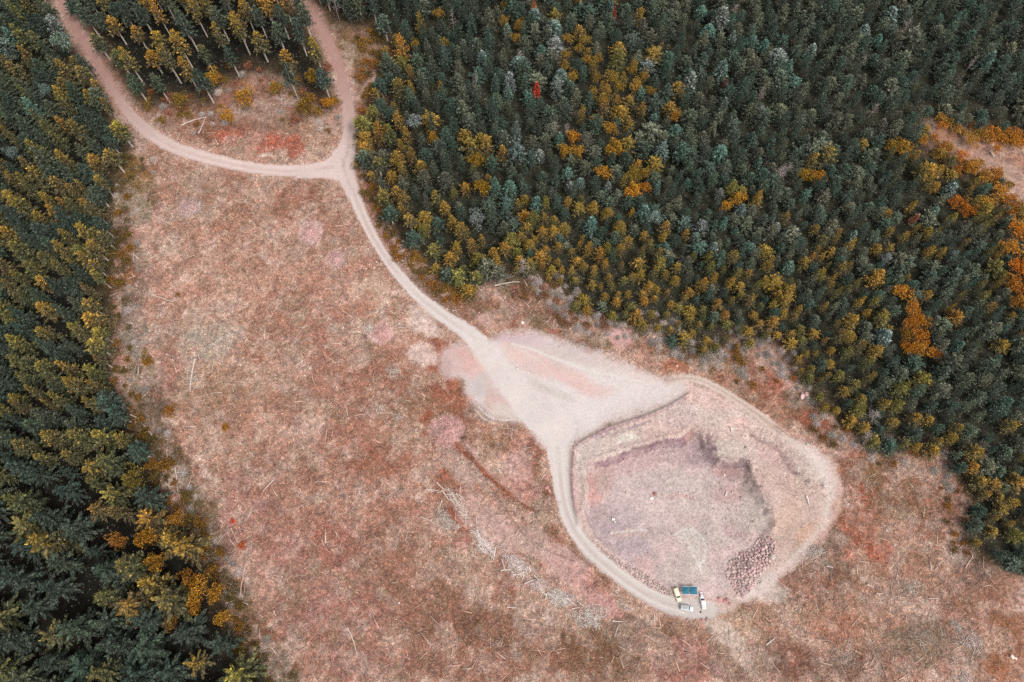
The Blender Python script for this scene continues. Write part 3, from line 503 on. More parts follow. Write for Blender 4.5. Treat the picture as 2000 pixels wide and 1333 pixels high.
def conifer(seed, h=20.0, base=.12, rad=.2, nwh=20, per=7, tufts=7, lsz=.85, shape=.8, up=.15, ragged=.3, spread=.75):
    rs = np.random.RandomState(seed); P, D, L, W, T = [], [], [], [], []
    for i in range(nwh):
        u = (i + rs.rand() * .6) / nwh                        # 0 bottom .. 1 top
        z = h * (base + (1 - base) * u)
        rr = h * rad * ((1 - u) ** shape) * (0.25 + .75 * min(1, u / .12 + .3)) + .25
        k = max(4, int(per * (1 - u * .45)))
        a0 = rs.rand() * 6.28
        for j in range(k):
            a = a0 + 6.283 * j / k + rs.normal() * .22
            ln = rr * (1 + rs.normal() * ragged * .6); ln = max(.3, ln)
            sl = up + .9 * (u - .45) + rs.normal() * .12       # droops low, rises near the top
            d = np.array([math.cos(a), math.sin(a), sl]); d /= np.linalg.norm(d)
            side = np.array([-math.sin(a), math.cos(a), 0])
            nt = max(3, int(tufts * (.35 + .65 * ln / (h * rad + .25))))
            for q in range(nt):
                s = (q + .6) / nt; p = np.array([0, 0, z]) + d * ln * s
                p[2] -= .10 * ln * s * s
                sp = ln * .30 * (1.15 - s)
                for sg in (-1, 1, 0):
                    dd = d * (.75 if sg else 1) + side * sg * spread + np.array([0, 0, rs.normal() * .25 + .12])
                    P.append(p + rs.normal(size=3) * .08); D.append(dd)
                    l = lsz * (.75 + rs.rand() * .6) * (1 if sg == 0 else (.7 + .55 * sp)); L.append(l); W.append(l * (.20 + .1 * rs.rand()))
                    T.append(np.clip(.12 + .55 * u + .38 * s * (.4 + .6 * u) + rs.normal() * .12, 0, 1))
    for q in range(10):
        P.append(np.array([0, 0, h * (.93 + .006 * q)])); D.append(np.array([rs.normal() * .5, rs.normal() * .5, 1.2])); L.append(lsz * 1.2); W.append(.14); T.append(1)
    V, Fq, tp, rn = leaves(np.array(P), np.array(D), np.array(L), np.array(W), np.array(T), rs)
    T1 = [tube((0, 0, -.6), (0, 0, h * .5), h * .016 + .05, h * .011 + .03, 6), tube((0, 0, h * .5), (0, 0, h * .97), h * .009 + .03, .03, 6)]
    for q in range(8):
        a = rs.rand() * 6.28; zz = h * base * (.4 + .6 * rs.rand()) + .5
        T1.append(tube((0, 0, zz), (math.cos(a) * h * .035, math.sin(a) * h * .035, zz - .2), .05, .02, 4))
    return (V, Fq, tp, rn), joinVF(T1)

def roundtree(seed, h=12.0, base=.3, rx=.33, clumps=24, lpc=74, lsz=.44):
    rs = np.random.RandomState(seed); P, D, L, W, T = [], [], [], [], []; cz = h * (base + (1 - base) * .5); rz = h * (1 - base) * .52; R0 = h * rx
    LM = []
    for i in range(clumps):
        v = rs.normal(size=3); v /= np.linalg.norm(v); v[2] = abs(v[2]) * 1.1 - .35
        c = np.array([v[0] * R0, v[1] * R0, v[2] * rz]) * (.3 + .85 * rs.rand()) * (1 + .25 * math.sin(2 * math.atan2(v[1], v[0]) + seed)) + np.array([0, 0, cz])
        cr = R0 * (.2 + .26 * rs.rand()); n = lpc
        q = rs.normal(size=(n, 3)); q /= np.linalg.norm(q, axis=1, keepdims=True)
        q[:, 2] = np.where(q[:, 2] < -.3, -q[:, 2], q[:, 2])
        P.append(c + q * cr * (.6 + .4 * rs.rand(n, 1))); D.append(q + rs.normal(size=(n, 3)) * .5 + np.array([0, 0, .2]))
        L.append(lsz * (.6 + .8 * rs.rand(n))); T.append(np.clip(.35 + .35 * q[:, 2] + .5 * (c[2] - cz) / rz + rs.normal(size=n) * .12 + .25, 0, 1))
        LM.append(tube((0, 0, h * base * (.7 + .5 * rs.rand())), c, .12, .03, 4))
    P = np.concatenate(P); D = np.concatenate(D); L = np.concatenate(L); T = np.concatenate(T)
    V, Fq, tp, rn = leaves(P, D, L, L * .38, T, rs, 1.4)
    return (V, Fq, tp, rn), joinVF([tube((0, 0, -.5), (0, 0, h * .7), .22, .07, 6)] + LM[:14])

def snag(seed, h=14.0, nb=40, bl=.16, base=.3, tw=3, r=.16):
    rs = np.random.RandomState(seed); L = [tube((0, 0, -.5), (0, 0, h), r, .04, 6)]; tt = []
    for i in range(nb):
        u = base + (1 - base) * (i + rs.rand()) / nb; a = rs.rand() * 6.283; ln = h * bl * (1.15 - u) ** .7 * (.6 + .7 * rs.rand()) * 1.3
        p = np.array([0, 0, h * u]); e = p + np.array([math.cos(a) * ln, math.sin(a) * ln, ln * (.1 + .35 * rs.rand())])
        tt.append(tube(p, e, .05, .02, 3))
        for k in range(tw):
            s = .4 + .55 * rs.rand(); b = p + (e - p) * s; aa = a + rs.choice([-1, 1]) * (.5 + .4 * rs.rand()); l2 = ln * .4
            tt.append(tube(b, b + np.array([math.cos(aa) * l2, math.sin(aa) * l2, l2 * .3]), .03, .012, 3))
    return joinVF(L), joinVF(tt)
def bareshrub(seed, r=1.8, n=190, rise=.6):
    rs = np.random.RandomState(seed); T = []
    for i in range(n):
        a = rs.rand() * 6.283; e = math.acos(1 - rs.rand() * .95); l = r * (.6 + .5 * rs.rand())
        d = np.array([math.sin(e) * math.cos(a), math.sin(e) * math.sin(a), math.cos(e) * rise])
        p = rs.normal(size=3) * np.array([.25, .25, 0]); b = p + d * l * .55; c = b + (d + rs.normal(size=3) * .35) * l * .5
        T.append(tube(p, b, .045, .03, 3)); T.append(tube(b, c, .035, .02, 3)); T.append(tube(b, b + (d + rs.normal(size=3) * .6) * l * .4, .03, .015, 3))
    V, Fq = joinVF(T)
    return V, Fq, np.ones(len(V)) * .8, np.repeat(rs.rand(len(T)), 6)

class Kind: pass
def proto(name, crown, trunk, crown_mat=LEAF_O, bark=BARK):
    k = Kind(); k.name = name
    V, Fq, tp, rn = crown
    at_ = {'tip': ('FLOAT', tp), 'rnd': ('FLOAT', rn)}
    k.crown = new_mesh(name + '_crown', V, Fq, crown_mat, False, at_)
    k.trunk = new_mesh(name + '_trunk', *trunk, bark, True) if trunk else None
    # one mesh for the mass of trees: crown + trunk
    if trunk:
        V2, F2 = joinVF([(V, Fq), trunk]); n2 = len(trunk[0])
        me = new_mesh(name + '_whole', V2, F2, LEAF_I, False, {'tip': ('FLOAT', np.concatenate([tp, np.zeros(n2)])), 'rnd': ('FLOAT', np.concatenate([rn, np.full(n2, .5)]))})
        me.materials.append(bark); mi = np.zeros(len(F2), np.int32); mi[len(Fq):] = 1; me.polygons.foreach_set('material_index', mi)
        k.whole = me
    return k
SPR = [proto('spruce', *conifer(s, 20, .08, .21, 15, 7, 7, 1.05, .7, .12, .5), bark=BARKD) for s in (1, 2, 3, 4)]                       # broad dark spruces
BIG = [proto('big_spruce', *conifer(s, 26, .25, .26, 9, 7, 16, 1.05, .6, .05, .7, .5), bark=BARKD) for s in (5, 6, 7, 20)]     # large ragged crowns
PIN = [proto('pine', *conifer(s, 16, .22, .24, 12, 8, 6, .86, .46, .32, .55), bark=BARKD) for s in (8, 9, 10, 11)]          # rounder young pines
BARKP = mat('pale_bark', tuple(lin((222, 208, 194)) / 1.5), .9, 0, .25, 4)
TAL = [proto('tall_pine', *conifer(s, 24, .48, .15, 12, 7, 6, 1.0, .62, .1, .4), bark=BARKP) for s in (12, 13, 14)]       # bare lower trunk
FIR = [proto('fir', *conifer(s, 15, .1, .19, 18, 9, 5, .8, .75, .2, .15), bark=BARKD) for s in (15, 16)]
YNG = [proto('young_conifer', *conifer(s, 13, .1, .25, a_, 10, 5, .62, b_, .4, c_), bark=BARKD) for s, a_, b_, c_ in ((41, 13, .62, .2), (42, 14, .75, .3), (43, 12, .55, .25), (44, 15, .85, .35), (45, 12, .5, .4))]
RND = [proto('autumn', *roundtree(s), bark=BARKD) for s in (17, 18, 19)]

# ------------------------------------------------------------------ where trees stand
GOLD = [  # px, py, rx, ry, probability of golden-tipped crowns
 (735, 330, 70, 120, .85), (800, 470, 90, 80, .9), (900, 520, 90, 70, .95), (930, 330, 50, 80, .45), (1010, 470, 100, 60, .85), (1100, 540, 90, 70, .9), (1180, 590, 90, 60, .95), (1260, 540, 80, 70, .6), (1300, 620, 90, 50, .9), (1400, 620, 90, 60, .75), (1450, 690, 60, 50, .95),
 (1520, 640, 70, 60, .55), (1560, 700, 60, 70, .75), (1620, 780, 70, 70, .85), (1700, 830, 80, 60, .8), (1790, 880, 80, 50, .75), (1860, 960, 50, 70, .75), (1920, 1060, 60, 70, .85), (1960, 980, 60, 80, .35), (1640, 560, 60, 60, .55), (1610, 480, 50, 50, .5), (1690, 640, 60, 60, .4), (1400, 520, 60, 40, .45), (1460, 560, 60, 40, .5),
 (1180, 160, 90, 90, .45), (1200, 280, 50, 60, .35), (1240, 360, 50, 50, .55), (1140, 400, 60, 50, .35), (1880, 400, 90, 60, .6), (1990, 520, 40, 120, .8), (1750, 290, 50, 30, .5), (1850, 320, 60, 40, .7), (1600, 340, 50, 20, .5), (1440, 390, 30, 30, .5), (780, 110, 60, 100, .35), (860, 250, 60, 60, .2), (1740, 450, 60, 60, .35), (1860, 620, 50, 60, .3), (1780, 640, 60, 70, .45), (1900, 760, 60, 60, .3),
 (60, 260, 120, 160, .35), (100, 420, 140, 160, .5), (210, 560, 40, 120, .9), (200, 760, 50, 140, .85), (110, 640, 130, 160, .4), (260, 900, 40, 90, .75), (300, 1060, 70, 90, .75), (380, 1180, 70, 90, .55), (430, 1290, 60, 60, .6), (100, 860, 120, 100, .3), (80, 1100, 120, 140, .14), (230, 160, 80, 90, .35), (380, 100, 140, 110, .7), (540, 110, 100, 110, .75), (480, 20, 150, 30, .3), (300, 20, 100, 30, .35)]
TEAL = [(1080, 90, 70, 60, .3), (1000, 180, 60, 90, .16), (1090, 280, 80, 60, .22), (1000, 370, 80, 50, .3), (1250, 420, 90, 60, .25), (1400, 120, 160, 90, .12), (1150, 40, 90, 50, .12), (1500, 470, 100, 60, .22), (1380, 320, 60, 70, .16), (1620, 620, 80, 80, .14), (1850, 440, 80, 60, .2), (1580, 90, 260, 90, .06), (1300, 250, 60, 60, .14), (1750, 540, 90, 120, .12), (60, 200, 80, 150, .05), (1130, 470, 60, 40, .2)]
def prob(T, px, py):
    q = 1.0
    for a, b, rx, ry, p in T:
        d = ((px - a) / rx) ** 2 + ((py - b) / ry) ** 2
        if d < 4: q *= 1 - p * math.exp(-d * .8)
    return 1 - q
def jit(c, a=.12):
    k = 1 + random.uniform(-a, a); return tuple(max(.003, float(v) * k * (1 + random.uniform(-a, a) * .4)) for v in c)
KT = 1.3
def T_(*c): return tuple(float(x) for x in lin(c) / KT)
TREES = []   # dict(kind, x, y, s, rz, tint, alpha, proto)
used_spots = []
def add_tree(kind, x, y, hgt, wid, tint, alpha, plist, ph, label=None):
    k = random.randrange(len(plist)); sz = hgt / ph
    TREES.append(dict(kind=kind, x=x, y=y, sx=wid, sz=sz, rz=random.uniform(0, 6.28), tint=jit(tint), alpha=alpha, proto=plist[k], label=label, h=hgt))
    return TREES[-1]

# hand-placed individuals, crown centre in the photo: px, py, crown radius px, height m, kind, tint
def crown_spot(px, py, zc): x, y = at(px, py, zc); return float(x), float(y)
ORANGE = T_(200, 140, 50); GOLDT = T_(178, 128, 40); YEL = T_(196, 148, 56)
SPECIAL = [
 (388, 1150, 24, 15, 'autumn', ORANGE, 'bright orange broad tree beside the dark left forest edge'), (422, 1158, 20, 14, 'autumn', ORANGE, 'pale orange tree, right neighbour of the brightest orange tree'), (378, 1185, 20, 13, 'autumn', ORANGE, 'orange tree crown hanging below the brightest orange tree'), (437, 1207, 19, 12, 'autumn', T_(196, 142, 50), 'small orange tree at the edge of the clearing, lower left'),
 (344, 1014, 18, 14, 'autumn', T_(188, 132, 50), 'lone orange tree on the edge of the left forest'), (232, 1056, 18, 18, 'autumn', T_(180, 124, 54), 'orange tree standing inside the dark left forest'), (338, 1215, 18, 14, 'autumn', T_(160, 116, 52), 'narrow rusty orange tree below the brightest orange tree'), (290, 1052, 24, 18, 'autumn', T_(180, 128, 40), 'wide golden tree between two orange trees, left forest'), (305, 1100, 22, 16, 'autumn', T_(170, 124, 44), 'golden tree right below the wide golden tree, left forest'), (372, 1130, 22, 14, 'autumn', T_(158, 110, 40), 'brownish gold tree just above the brightest orange tree'), (262, 935, 26, 18, 'autumn', T_(140, 122, 56), 'large olive gold crown near the left forest edge'),
 (1765, 570, 18, 9, 'autumn', ORANGE, 'orange tree heading the bright orange row in the right forest'), (1784, 603, 17, 9, 'autumn', T_(198, 128, 44), 'second tree down the bright orange row, right forest'), (1800, 628, 16, 9, 'autumn', T_(196, 128, 36), 'third tree down the bright orange row, right forest'), (1778, 632, 15, 9, 'autumn', T_(186, 120, 40), 'left bulge of the bright orange row, right forest'), (1795, 655, 18, 9, 'autumn', T_(190, 124, 36), 'fourth tree down the bright orange row, right forest'), (1772, 680, 15, 9, 'autumn', T_(196, 124, 36), 'left foot of the bright orange row, right forest'), (1800, 682, 18, 9, 'autumn', ORANGE, 'bottom middle of the bright orange row, right forest'), (1826, 692, 13, 8, 'autumn', T_(196, 124, 40), 'right foot of the bright orange row, right forest'), (1770, 655, 13, 8, 'autumn', T_(150, 112, 40), 'dull gold tree left of the bright orange row'),
 (1988, 450, 20, 9, 'autumn', T_(196, 120, 36), 'orange tree at the right picture edge, uppermost of its row'), (1980, 485, 20, 9, 'autumn', ORANGE, 'orange tree at the right picture edge, second of its row'), (1992, 520, 20, 9, 'autumn', T_(200, 118, 30), 'orange tree at the right picture edge, third of its row'), (1984, 556, 20, 9, 'autumn', T_(190, 118, 40), 'orange tree at the right picture edge, fourth of its row'), (1994, 590, 16, 9, 'autumn', T_(184, 124, 44), 'orange tree at the right picture edge, lowest of its row'),
 (1120, 268, 13, 10, 'autumn', T_(206, 146, 50), 'bright gold tree topping the trio in the mid forest'), (1103, 294, 13, 10, 'autumn', T_(190, 138, 50), 'left lower tree of the gold trio in the mid forest'), (1128, 296, 13, 10, 'autumn', T_(180, 134, 52), 'right lower tree of the gold trio in the mid forest'), (1190, 250, 14, 10, 'autumn', T_(186, 136, 50), 'gold tree above the largest golden crown, mid forest'), (1200, 290, 19, 11, 'autumn', T_(180, 134, 44), 'largest golden crown in the mid forest'), (1165, 235, 10, 9, 'autumn', T_(184, 132, 54), 'small gold tree left above the largest golden crown'),
 (1180, 338, 16, 10, 'autumn', T_(198, 142, 50), 'golden tree below the largest golden crown, left side'), (1238, 340, 17, 9, 'autumn', T_(150, 124, 48), 'olive gold speckled tree right of the mid forest'), (1262, 338, 12, 9, 'autumn', T_(160, 126, 54), 'small olive gold tree beside the speckled one'), (1236, 372, 17, 10, 'autumn', T_(206, 146, 48), 'bright golden tree under the olive speckled tree'), (1258, 366, 11, 9, 'autumn', T_(192, 130, 44), 'small orange gold tree right of the bright golden tree'),
 (942, 308, 0, 0, 'skip', GOLDT, ''), (942, 366, 16, 14, 'autumn', T_(172, 128, 40), 'tall oval golden tree above the pale grey round tree'), (928, 312, 15, 13, 'autumn', T_(160, 126, 46), 'round gold tree above the tall oval golden tree'), (845, 268, 11, 11, 'autumn', T_(176, 128, 44), 'golden round tree near the left side of the mid forest'),
 (1420, 402, 12, 9, 'autumn', T_(200, 144, 50), 'lower left of the golden pair, right of mid forest'), (1444, 388, 14, 9, 'autumn', T_(200, 142, 50), 'upper right of the golden pair, right of mid forest'), (1320, 226, 11, 9, 'autumn', T_(196, 142, 56), 'single gold tree among green conifers, upper right forest'), (1598, 344, 14, 8, 'autumn', T_(186, 132, 44), 'gold tree beside the fallen grey trees, upper right forest'), (1575, 342, 16, 7, 'autumn', T_(160, 122, 40), 'low olive gold thicket left of the gold tree'),
 (1765, 290, 22, 7, 'autumn', T_(164, 120, 44), 'wide olive gold thicket at the end of the sandy opening'), (1745, 285, 16, 7, 'autumn', T_(150, 116, 44), 'left part of the olive gold thicket, upper right'), (1802, 277, 8, 10, 'autumn', T_(208, 140, 70), 'small peach orange tree left of the sandy opening'), (1947, 290, 10, 5, 'autumn', T_(206, 132, 30), 'round orange bush in the sandy opening'), (1880, 302, 14, 5, 'autumn', T_(196, 116, 40), 'orange bush on the lower side of the sandy opening'), (1896, 272, 16, 5, 'autumn', T_(184, 130, 54), 'golden bush on the upper side of the sandy opening'),
 (1840, 245, 10, 5, 'autumn', T_(190, 120, 44), 'orange bush at the tip of the sandy opening'), (1900, 325, 16, 6, 'autumn', T_(196, 134, 50), 'golden bush below the sandy opening, left'), (1925, 345, 16, 6, 'autumn', T_(188, 134, 54), 'golden bush below the sandy opening, middle'), (1955, 375, 18, 6, 'autumn', T_(196, 136, 52), 'golden bush below the sandy opening, right'), (1930, 395, 18, 7, 'autumn', T_(184, 130, 44), 'golden bush group under the sandy opening, lower'), (1870, 395, 16, 7, 'autumn', T_(180, 106, 34), 'rusty orange tree in the upper right forest'), (1890, 412, 15, 7, 'autumn', T_(190, 114, 34), 'rusty orange tree, right of another rusty one'), (1985, 275, 16, 5, 'autumn', T_(190, 128, 40), 'golden bush at the right picture edge, upper'),
 (598, 205, 22, 12, 'autumn', T_(140, 108, 34), 'olive gold tree inside the road bend, beside the northern road'), (642, 200, 12, 9, 'autumn', T_(184, 126, 30), 'small golden tree touching the northern road bend'), (443, 226, 15, 11, 'autumn', T_(182, 130, 40), 'lone golden tree on the red ground between the roads'), (540, 172, 14, 12, 'autumn', T_(170, 134, 48), 'small yellow tree right of the golden spreading tree, wedge'), (352, 196, 14, 12, 'autumn', T_(150, 126, 50), 'olive yellow tree at the left end of the wedge'), (415, 150, 15, 13, 'autumn', T_(176, 130, 44), 'golden tree above the lone golden tree, wedge'), (610, 150, 14, 13, 'autumn', T_(160, 122, 44), 'gold tree left of the northern road bend'), (478, 190, 22, 11, 'autumn', T_(180, 130, 50), 'golden spreading tree between the two upper roads'),
 (930, 424, 17, 14, 'pale', T_(150, 156, 152), 'pale grey round tree amid golden trees, mid forest'), (808, 238, 14, 14, 'pale', T_(142, 152, 148), 'pale grey green round tree near the northern road'), (935, 330, 0, 0, 'skip', GOLDT, ''), (125, 85, 20, 22, 'pale', T_(126, 140, 126), 'large pale green spruce beside the north western road'), (25, 300, 13, 16, 'pale', T_(130, 142, 134), 'small pale green tree near the left picture edge'), (90, 180, 11, 16, 'pale', T_(120, 140, 128), 'pale green tree top in the upper left forest'), (1545, 432, 0, 0, 'skip', GOLDT, ''), (1280, 425, 14, 10, 'pale', T_(140, 160, 146), 'pale mint round tree among golden pines'),
 (1048, 172, 7.5, 10, 'red', T_(196, 74, 56), 'slim bright red tree, the only vivid red one in the forest'), (1200, 24, 5, 10, 'red', T_(150, 76, 60), 'slim dull red tree near the top edge, left of its pair'), (1271, 10, 5, 8, 'red', T_(130, 84, 72), 'slim salmon red tree at the top edge, right of its pair'), (1417, 160, 4.5, 6, 'red', T_(150, 84, 76), 'small leaning red tree in the upper right forest'), (1043, 10, 6, 10, 'red', T_(184, 124, 84), 'peach coloured tree at the top edge'), (1790, 425, 7, 8, 'red', T_(190, 130, 100), 'small salmon tree right of the middle right forest'),
]
for k in range(26):   # the gold cluster at the top of the forest
    pass
for px, py, r in [(1110, 78, 11), (1142, 80, 10), (1130, 97, 9), (1150, 120, 12), (1106, 108, 11), (1168, 114, 9), (1102, 130, 10), (1118, 150, 13), (1195, 150, 12), (1183, 175, 12), (1208, 168, 12), (1158, 182, 10), (1178, 196, 13), (1205, 196, 9), (1242, 166, 14), (1238, 128, 9), (1258, 148, 10), (1232, 138, 9), (1270, 178, 9), (1165, 155, 8), (984, 42, 9), (984, 12, 8), (1015, 50, 11), (1006, 76, 10), (855, 26, 10), (864, 83, 9), (810, 85, 10), (1245, 240, 0)]:
    if r: SPECIAL.append((px, py, r, 10, 'autumn', T_(168, 134, 62), None))
occ = {}
def occupied(x, y, r):
    g = int(x // 12), int(y // 12)
    for a in (-1, 0, 1):
        for b in (-1, 0, 1):
            for (u, v, q) in occ.get((g[0] + a, g[1] + b), ()):
                if (u - x) ** 2 + (v - y) ** 2 < (min(q, r) * .5 + max(q, r) * .5) ** 2: return True
    return False
def occupy(x, y, r): occ.setdefault((int(x // 12), int(y // 12)), []).append((x, y, r))
def mpp(px, py):   # metres per pixel of the photo at a ground point
    x, y = at(px, py); return (y * st + H * ct) / F
for px, py, r, h, kd, tint, lab in SPECIAL:
    if kd == 'skip': continue
    zc = h * .68; x, y = crown_spot(px, py, zc); rad = r * mpp(px, py)
    if kd == 'red':
        t = add_tree('dead_red', x, y, h, rad / (15 * .19) * 1.15, tint, 1.0, FIR, 15.0, lab)
    elif kd == 'pale':
        t = add_tree('pale', x, y, h, rad / (12 * .36), tint, .8, RND, 12.0, lab)
    else:
        if py > 900: rad *= .84
        t = add_tree('autumn', x, y, h, rad / (12 * .36), tint, .85, RND, 12.0, lab)
    occupy(x, y, rad * 1.5)

# the forests: jittered darts whose spacing follows the photo
def zone(px, py):
    """spacing m, height m, proto list, proto height, width factor"""
    if px < 560 and py > 880:
        k = sm(880, 1050, py); return 6.0 + 2.2 * k, 17 + 6 * k
    return None
arrF = {}
def forest_mask(X, Y):
    PX, PY = topx(X, Y)
    ins_l = dpoly(PX, PY, F_LEFT, 400); ins_m = dpoly(PX, PY, F_MID, 200); ins_r = np.maximum(dpoly(PX, PY, F_RIGHT, 400), -dpoly(PX, PY, OPEN_R, 60))
    rd = np.minimum.reduce([dline(PX, PY, q, 40) for q in (ROAD_W, ROAD_N, ROAD_S)])
    return PX, PY, ins_l, ins_m, ins_r, rd
N = 60000
cx = RS.uniform(-345, 330, N); cy = RS.uniform(-62, 372, N)
PX, PY, dl, dm, dr, rd = forest_mask(cx, cy)
dopen = dpoly(PX, PY, OPEN_R, 60)
for i in range(N):
    px, py, x, y = PX[i], PY[i], cx[i], cy[i]
    if px < -190 or px > 2110 or py > 1440 or py < -210: continue
    if rd[i] < 9: continue
    side = 'l' if dl[i] < 0 else 'm' if dm[i] < 0 else 'r' if dr[i] < 0 else None
    if not side: continue
    dd = -min(dl[i], dm[i], dr[i])
    g = prob(GOLD, px, py); te = prob(TEAL, px, py)
    gold = random.random() < g; teal = (not gold) and random.random() < te * 1.3
    if side == 'l':
        k = float(sm(780, 1080, py))
        sp = 5.6 + 3.0 * k; h = random.uniform(11, 20) * (1 + .3 * k)
        if dd < 16 and py < 950: pl, ph, wr = (TAL, 24, .15); h = random.uniform(15, 19)
        elif k > .35: pl, ph, wr = (BIG, 26, .25) if random.random() < .75 else (SPR, 20, .21)
        else: pl, ph, wr = (SPR, 20, .21)
        rad = sp * .62 * random.choice([random.uniform(.6, .9), random.uniform(.85, 1.15), random.uniform(1.0, 1.4)])
    elif side == 'm':
        sp = 6.2 if py < 85 else 9.8; h = random.uniform(18, 27) if py > 20 else random.uniform(18, 24); pl, ph, wr = (TAL, 24, .15) if (py > 30 or random.random() < .5) else (SPR, 20, .21); rad = random.uniform(2.8, 4.0)
        if py < 150 and px < 330: h *= .8
    else:
        far = float(sm(560, 250, py)); near = float(np.clip((py - 300) / 300, 0, 1))
        small = (1 - float(sm(20, 150, dd))) * float(sm(380, 520, py)) 
        sp = (3.9 + 1.5 * float(sm(520, 200, py))) * random.uniform(.88, 1.25) ; h = 9.5 + 2.2 * float(sm(520, 200, py)) + random.uniform(-2.2, 1.6)
        if px > 1650 and py > 650: sp += .9; h += 2.5
        if small > .4 and px > 1000: sp *= .92; h *= .72
        if px < 1000: sp = 5.2; h = random.uniform(10, 16)
        if px < 900 and py < 60: h = random.uniform(20, 24)
        pl, ph, wr = (YNG, 13, .25) if random.random() < .74 else (PIN, 16, .24) if random.random() < .5 else (SPR, 20, .21)
        if px < 1000 and dd < 30: pl, ph, wr = (TAL, 24, .15) if random.random() < .6 else (PIN, 16, .24)
        h *= random.choice([.7, .9, 1, 1.05, 1.25])
        if float(dopen[i]) < 34: h *= .55
        rad = sp * .64 * random.choice([random.uniform(.62, .9), random.uniform(.85, 1.15), random.uniform(1.05, 1.5)])
    if dd < 4 and random.random() < .4: continue
    if occupied(x, y, sp): continue
    occupy(x, y, sp)
    if gold:
        warmth = random.random()
        tint = random.choice([T_(156 + 26 * warmth, 132, 56), T_(144 + 20 * warmth, 126, 58), T_(174, 136, 60), T_(130, 120, 62), T_(164, 132, 60)]); kind = 'golden'; al = random.uniform(.38, .84)
        if side == 'l': al = random.uniform(.16, .5); tint = T_(156 + 32 * warmth, 140 + 2 * warmth, 58)
        if side == 'm': al = random.uniform(.32, .66); tint = T_(166 + 28 * warmth, 138, 52)
    elif teal:
        tint = random.choice([T_(104, 138, 122), T_(124, 140, 132), T_(96, 124, 110), T_(132, 138, 132), T_(112, 130, 120)]); kind = 'fir'; al = .6
        if side == 'r': pl, ph, wr = (FIR, 15, .19) if random.random() < .6 else (PIN, 16, .24)
    else:
        kind = 'spruce'; al = random.uniform(.35, .75)
        if side == 'r':
            tint = random.choice([T_(98, 112, 94), T_(90, 104, 88), T_(110, 118, 98), T_(110, 108, 90), T_(84, 106, 92), T_(122, 124, 102), T_(74, 94, 80), T_(66, 84, 72)])
        else: tint = random.choice([T_(82, 94, 76), T_(72, 86, 72), T_(96, 102, 78), T_(68, 84, 74), T_(120, 114, 64), T_(62, 76, 64)])
        r_ = random.random()
        if side == 'r' and r_ < .012: kind = 'bare'
    add_tree(kind, float(x), float(y), h, rad / (ph * wr), tint, al, pl, ph)
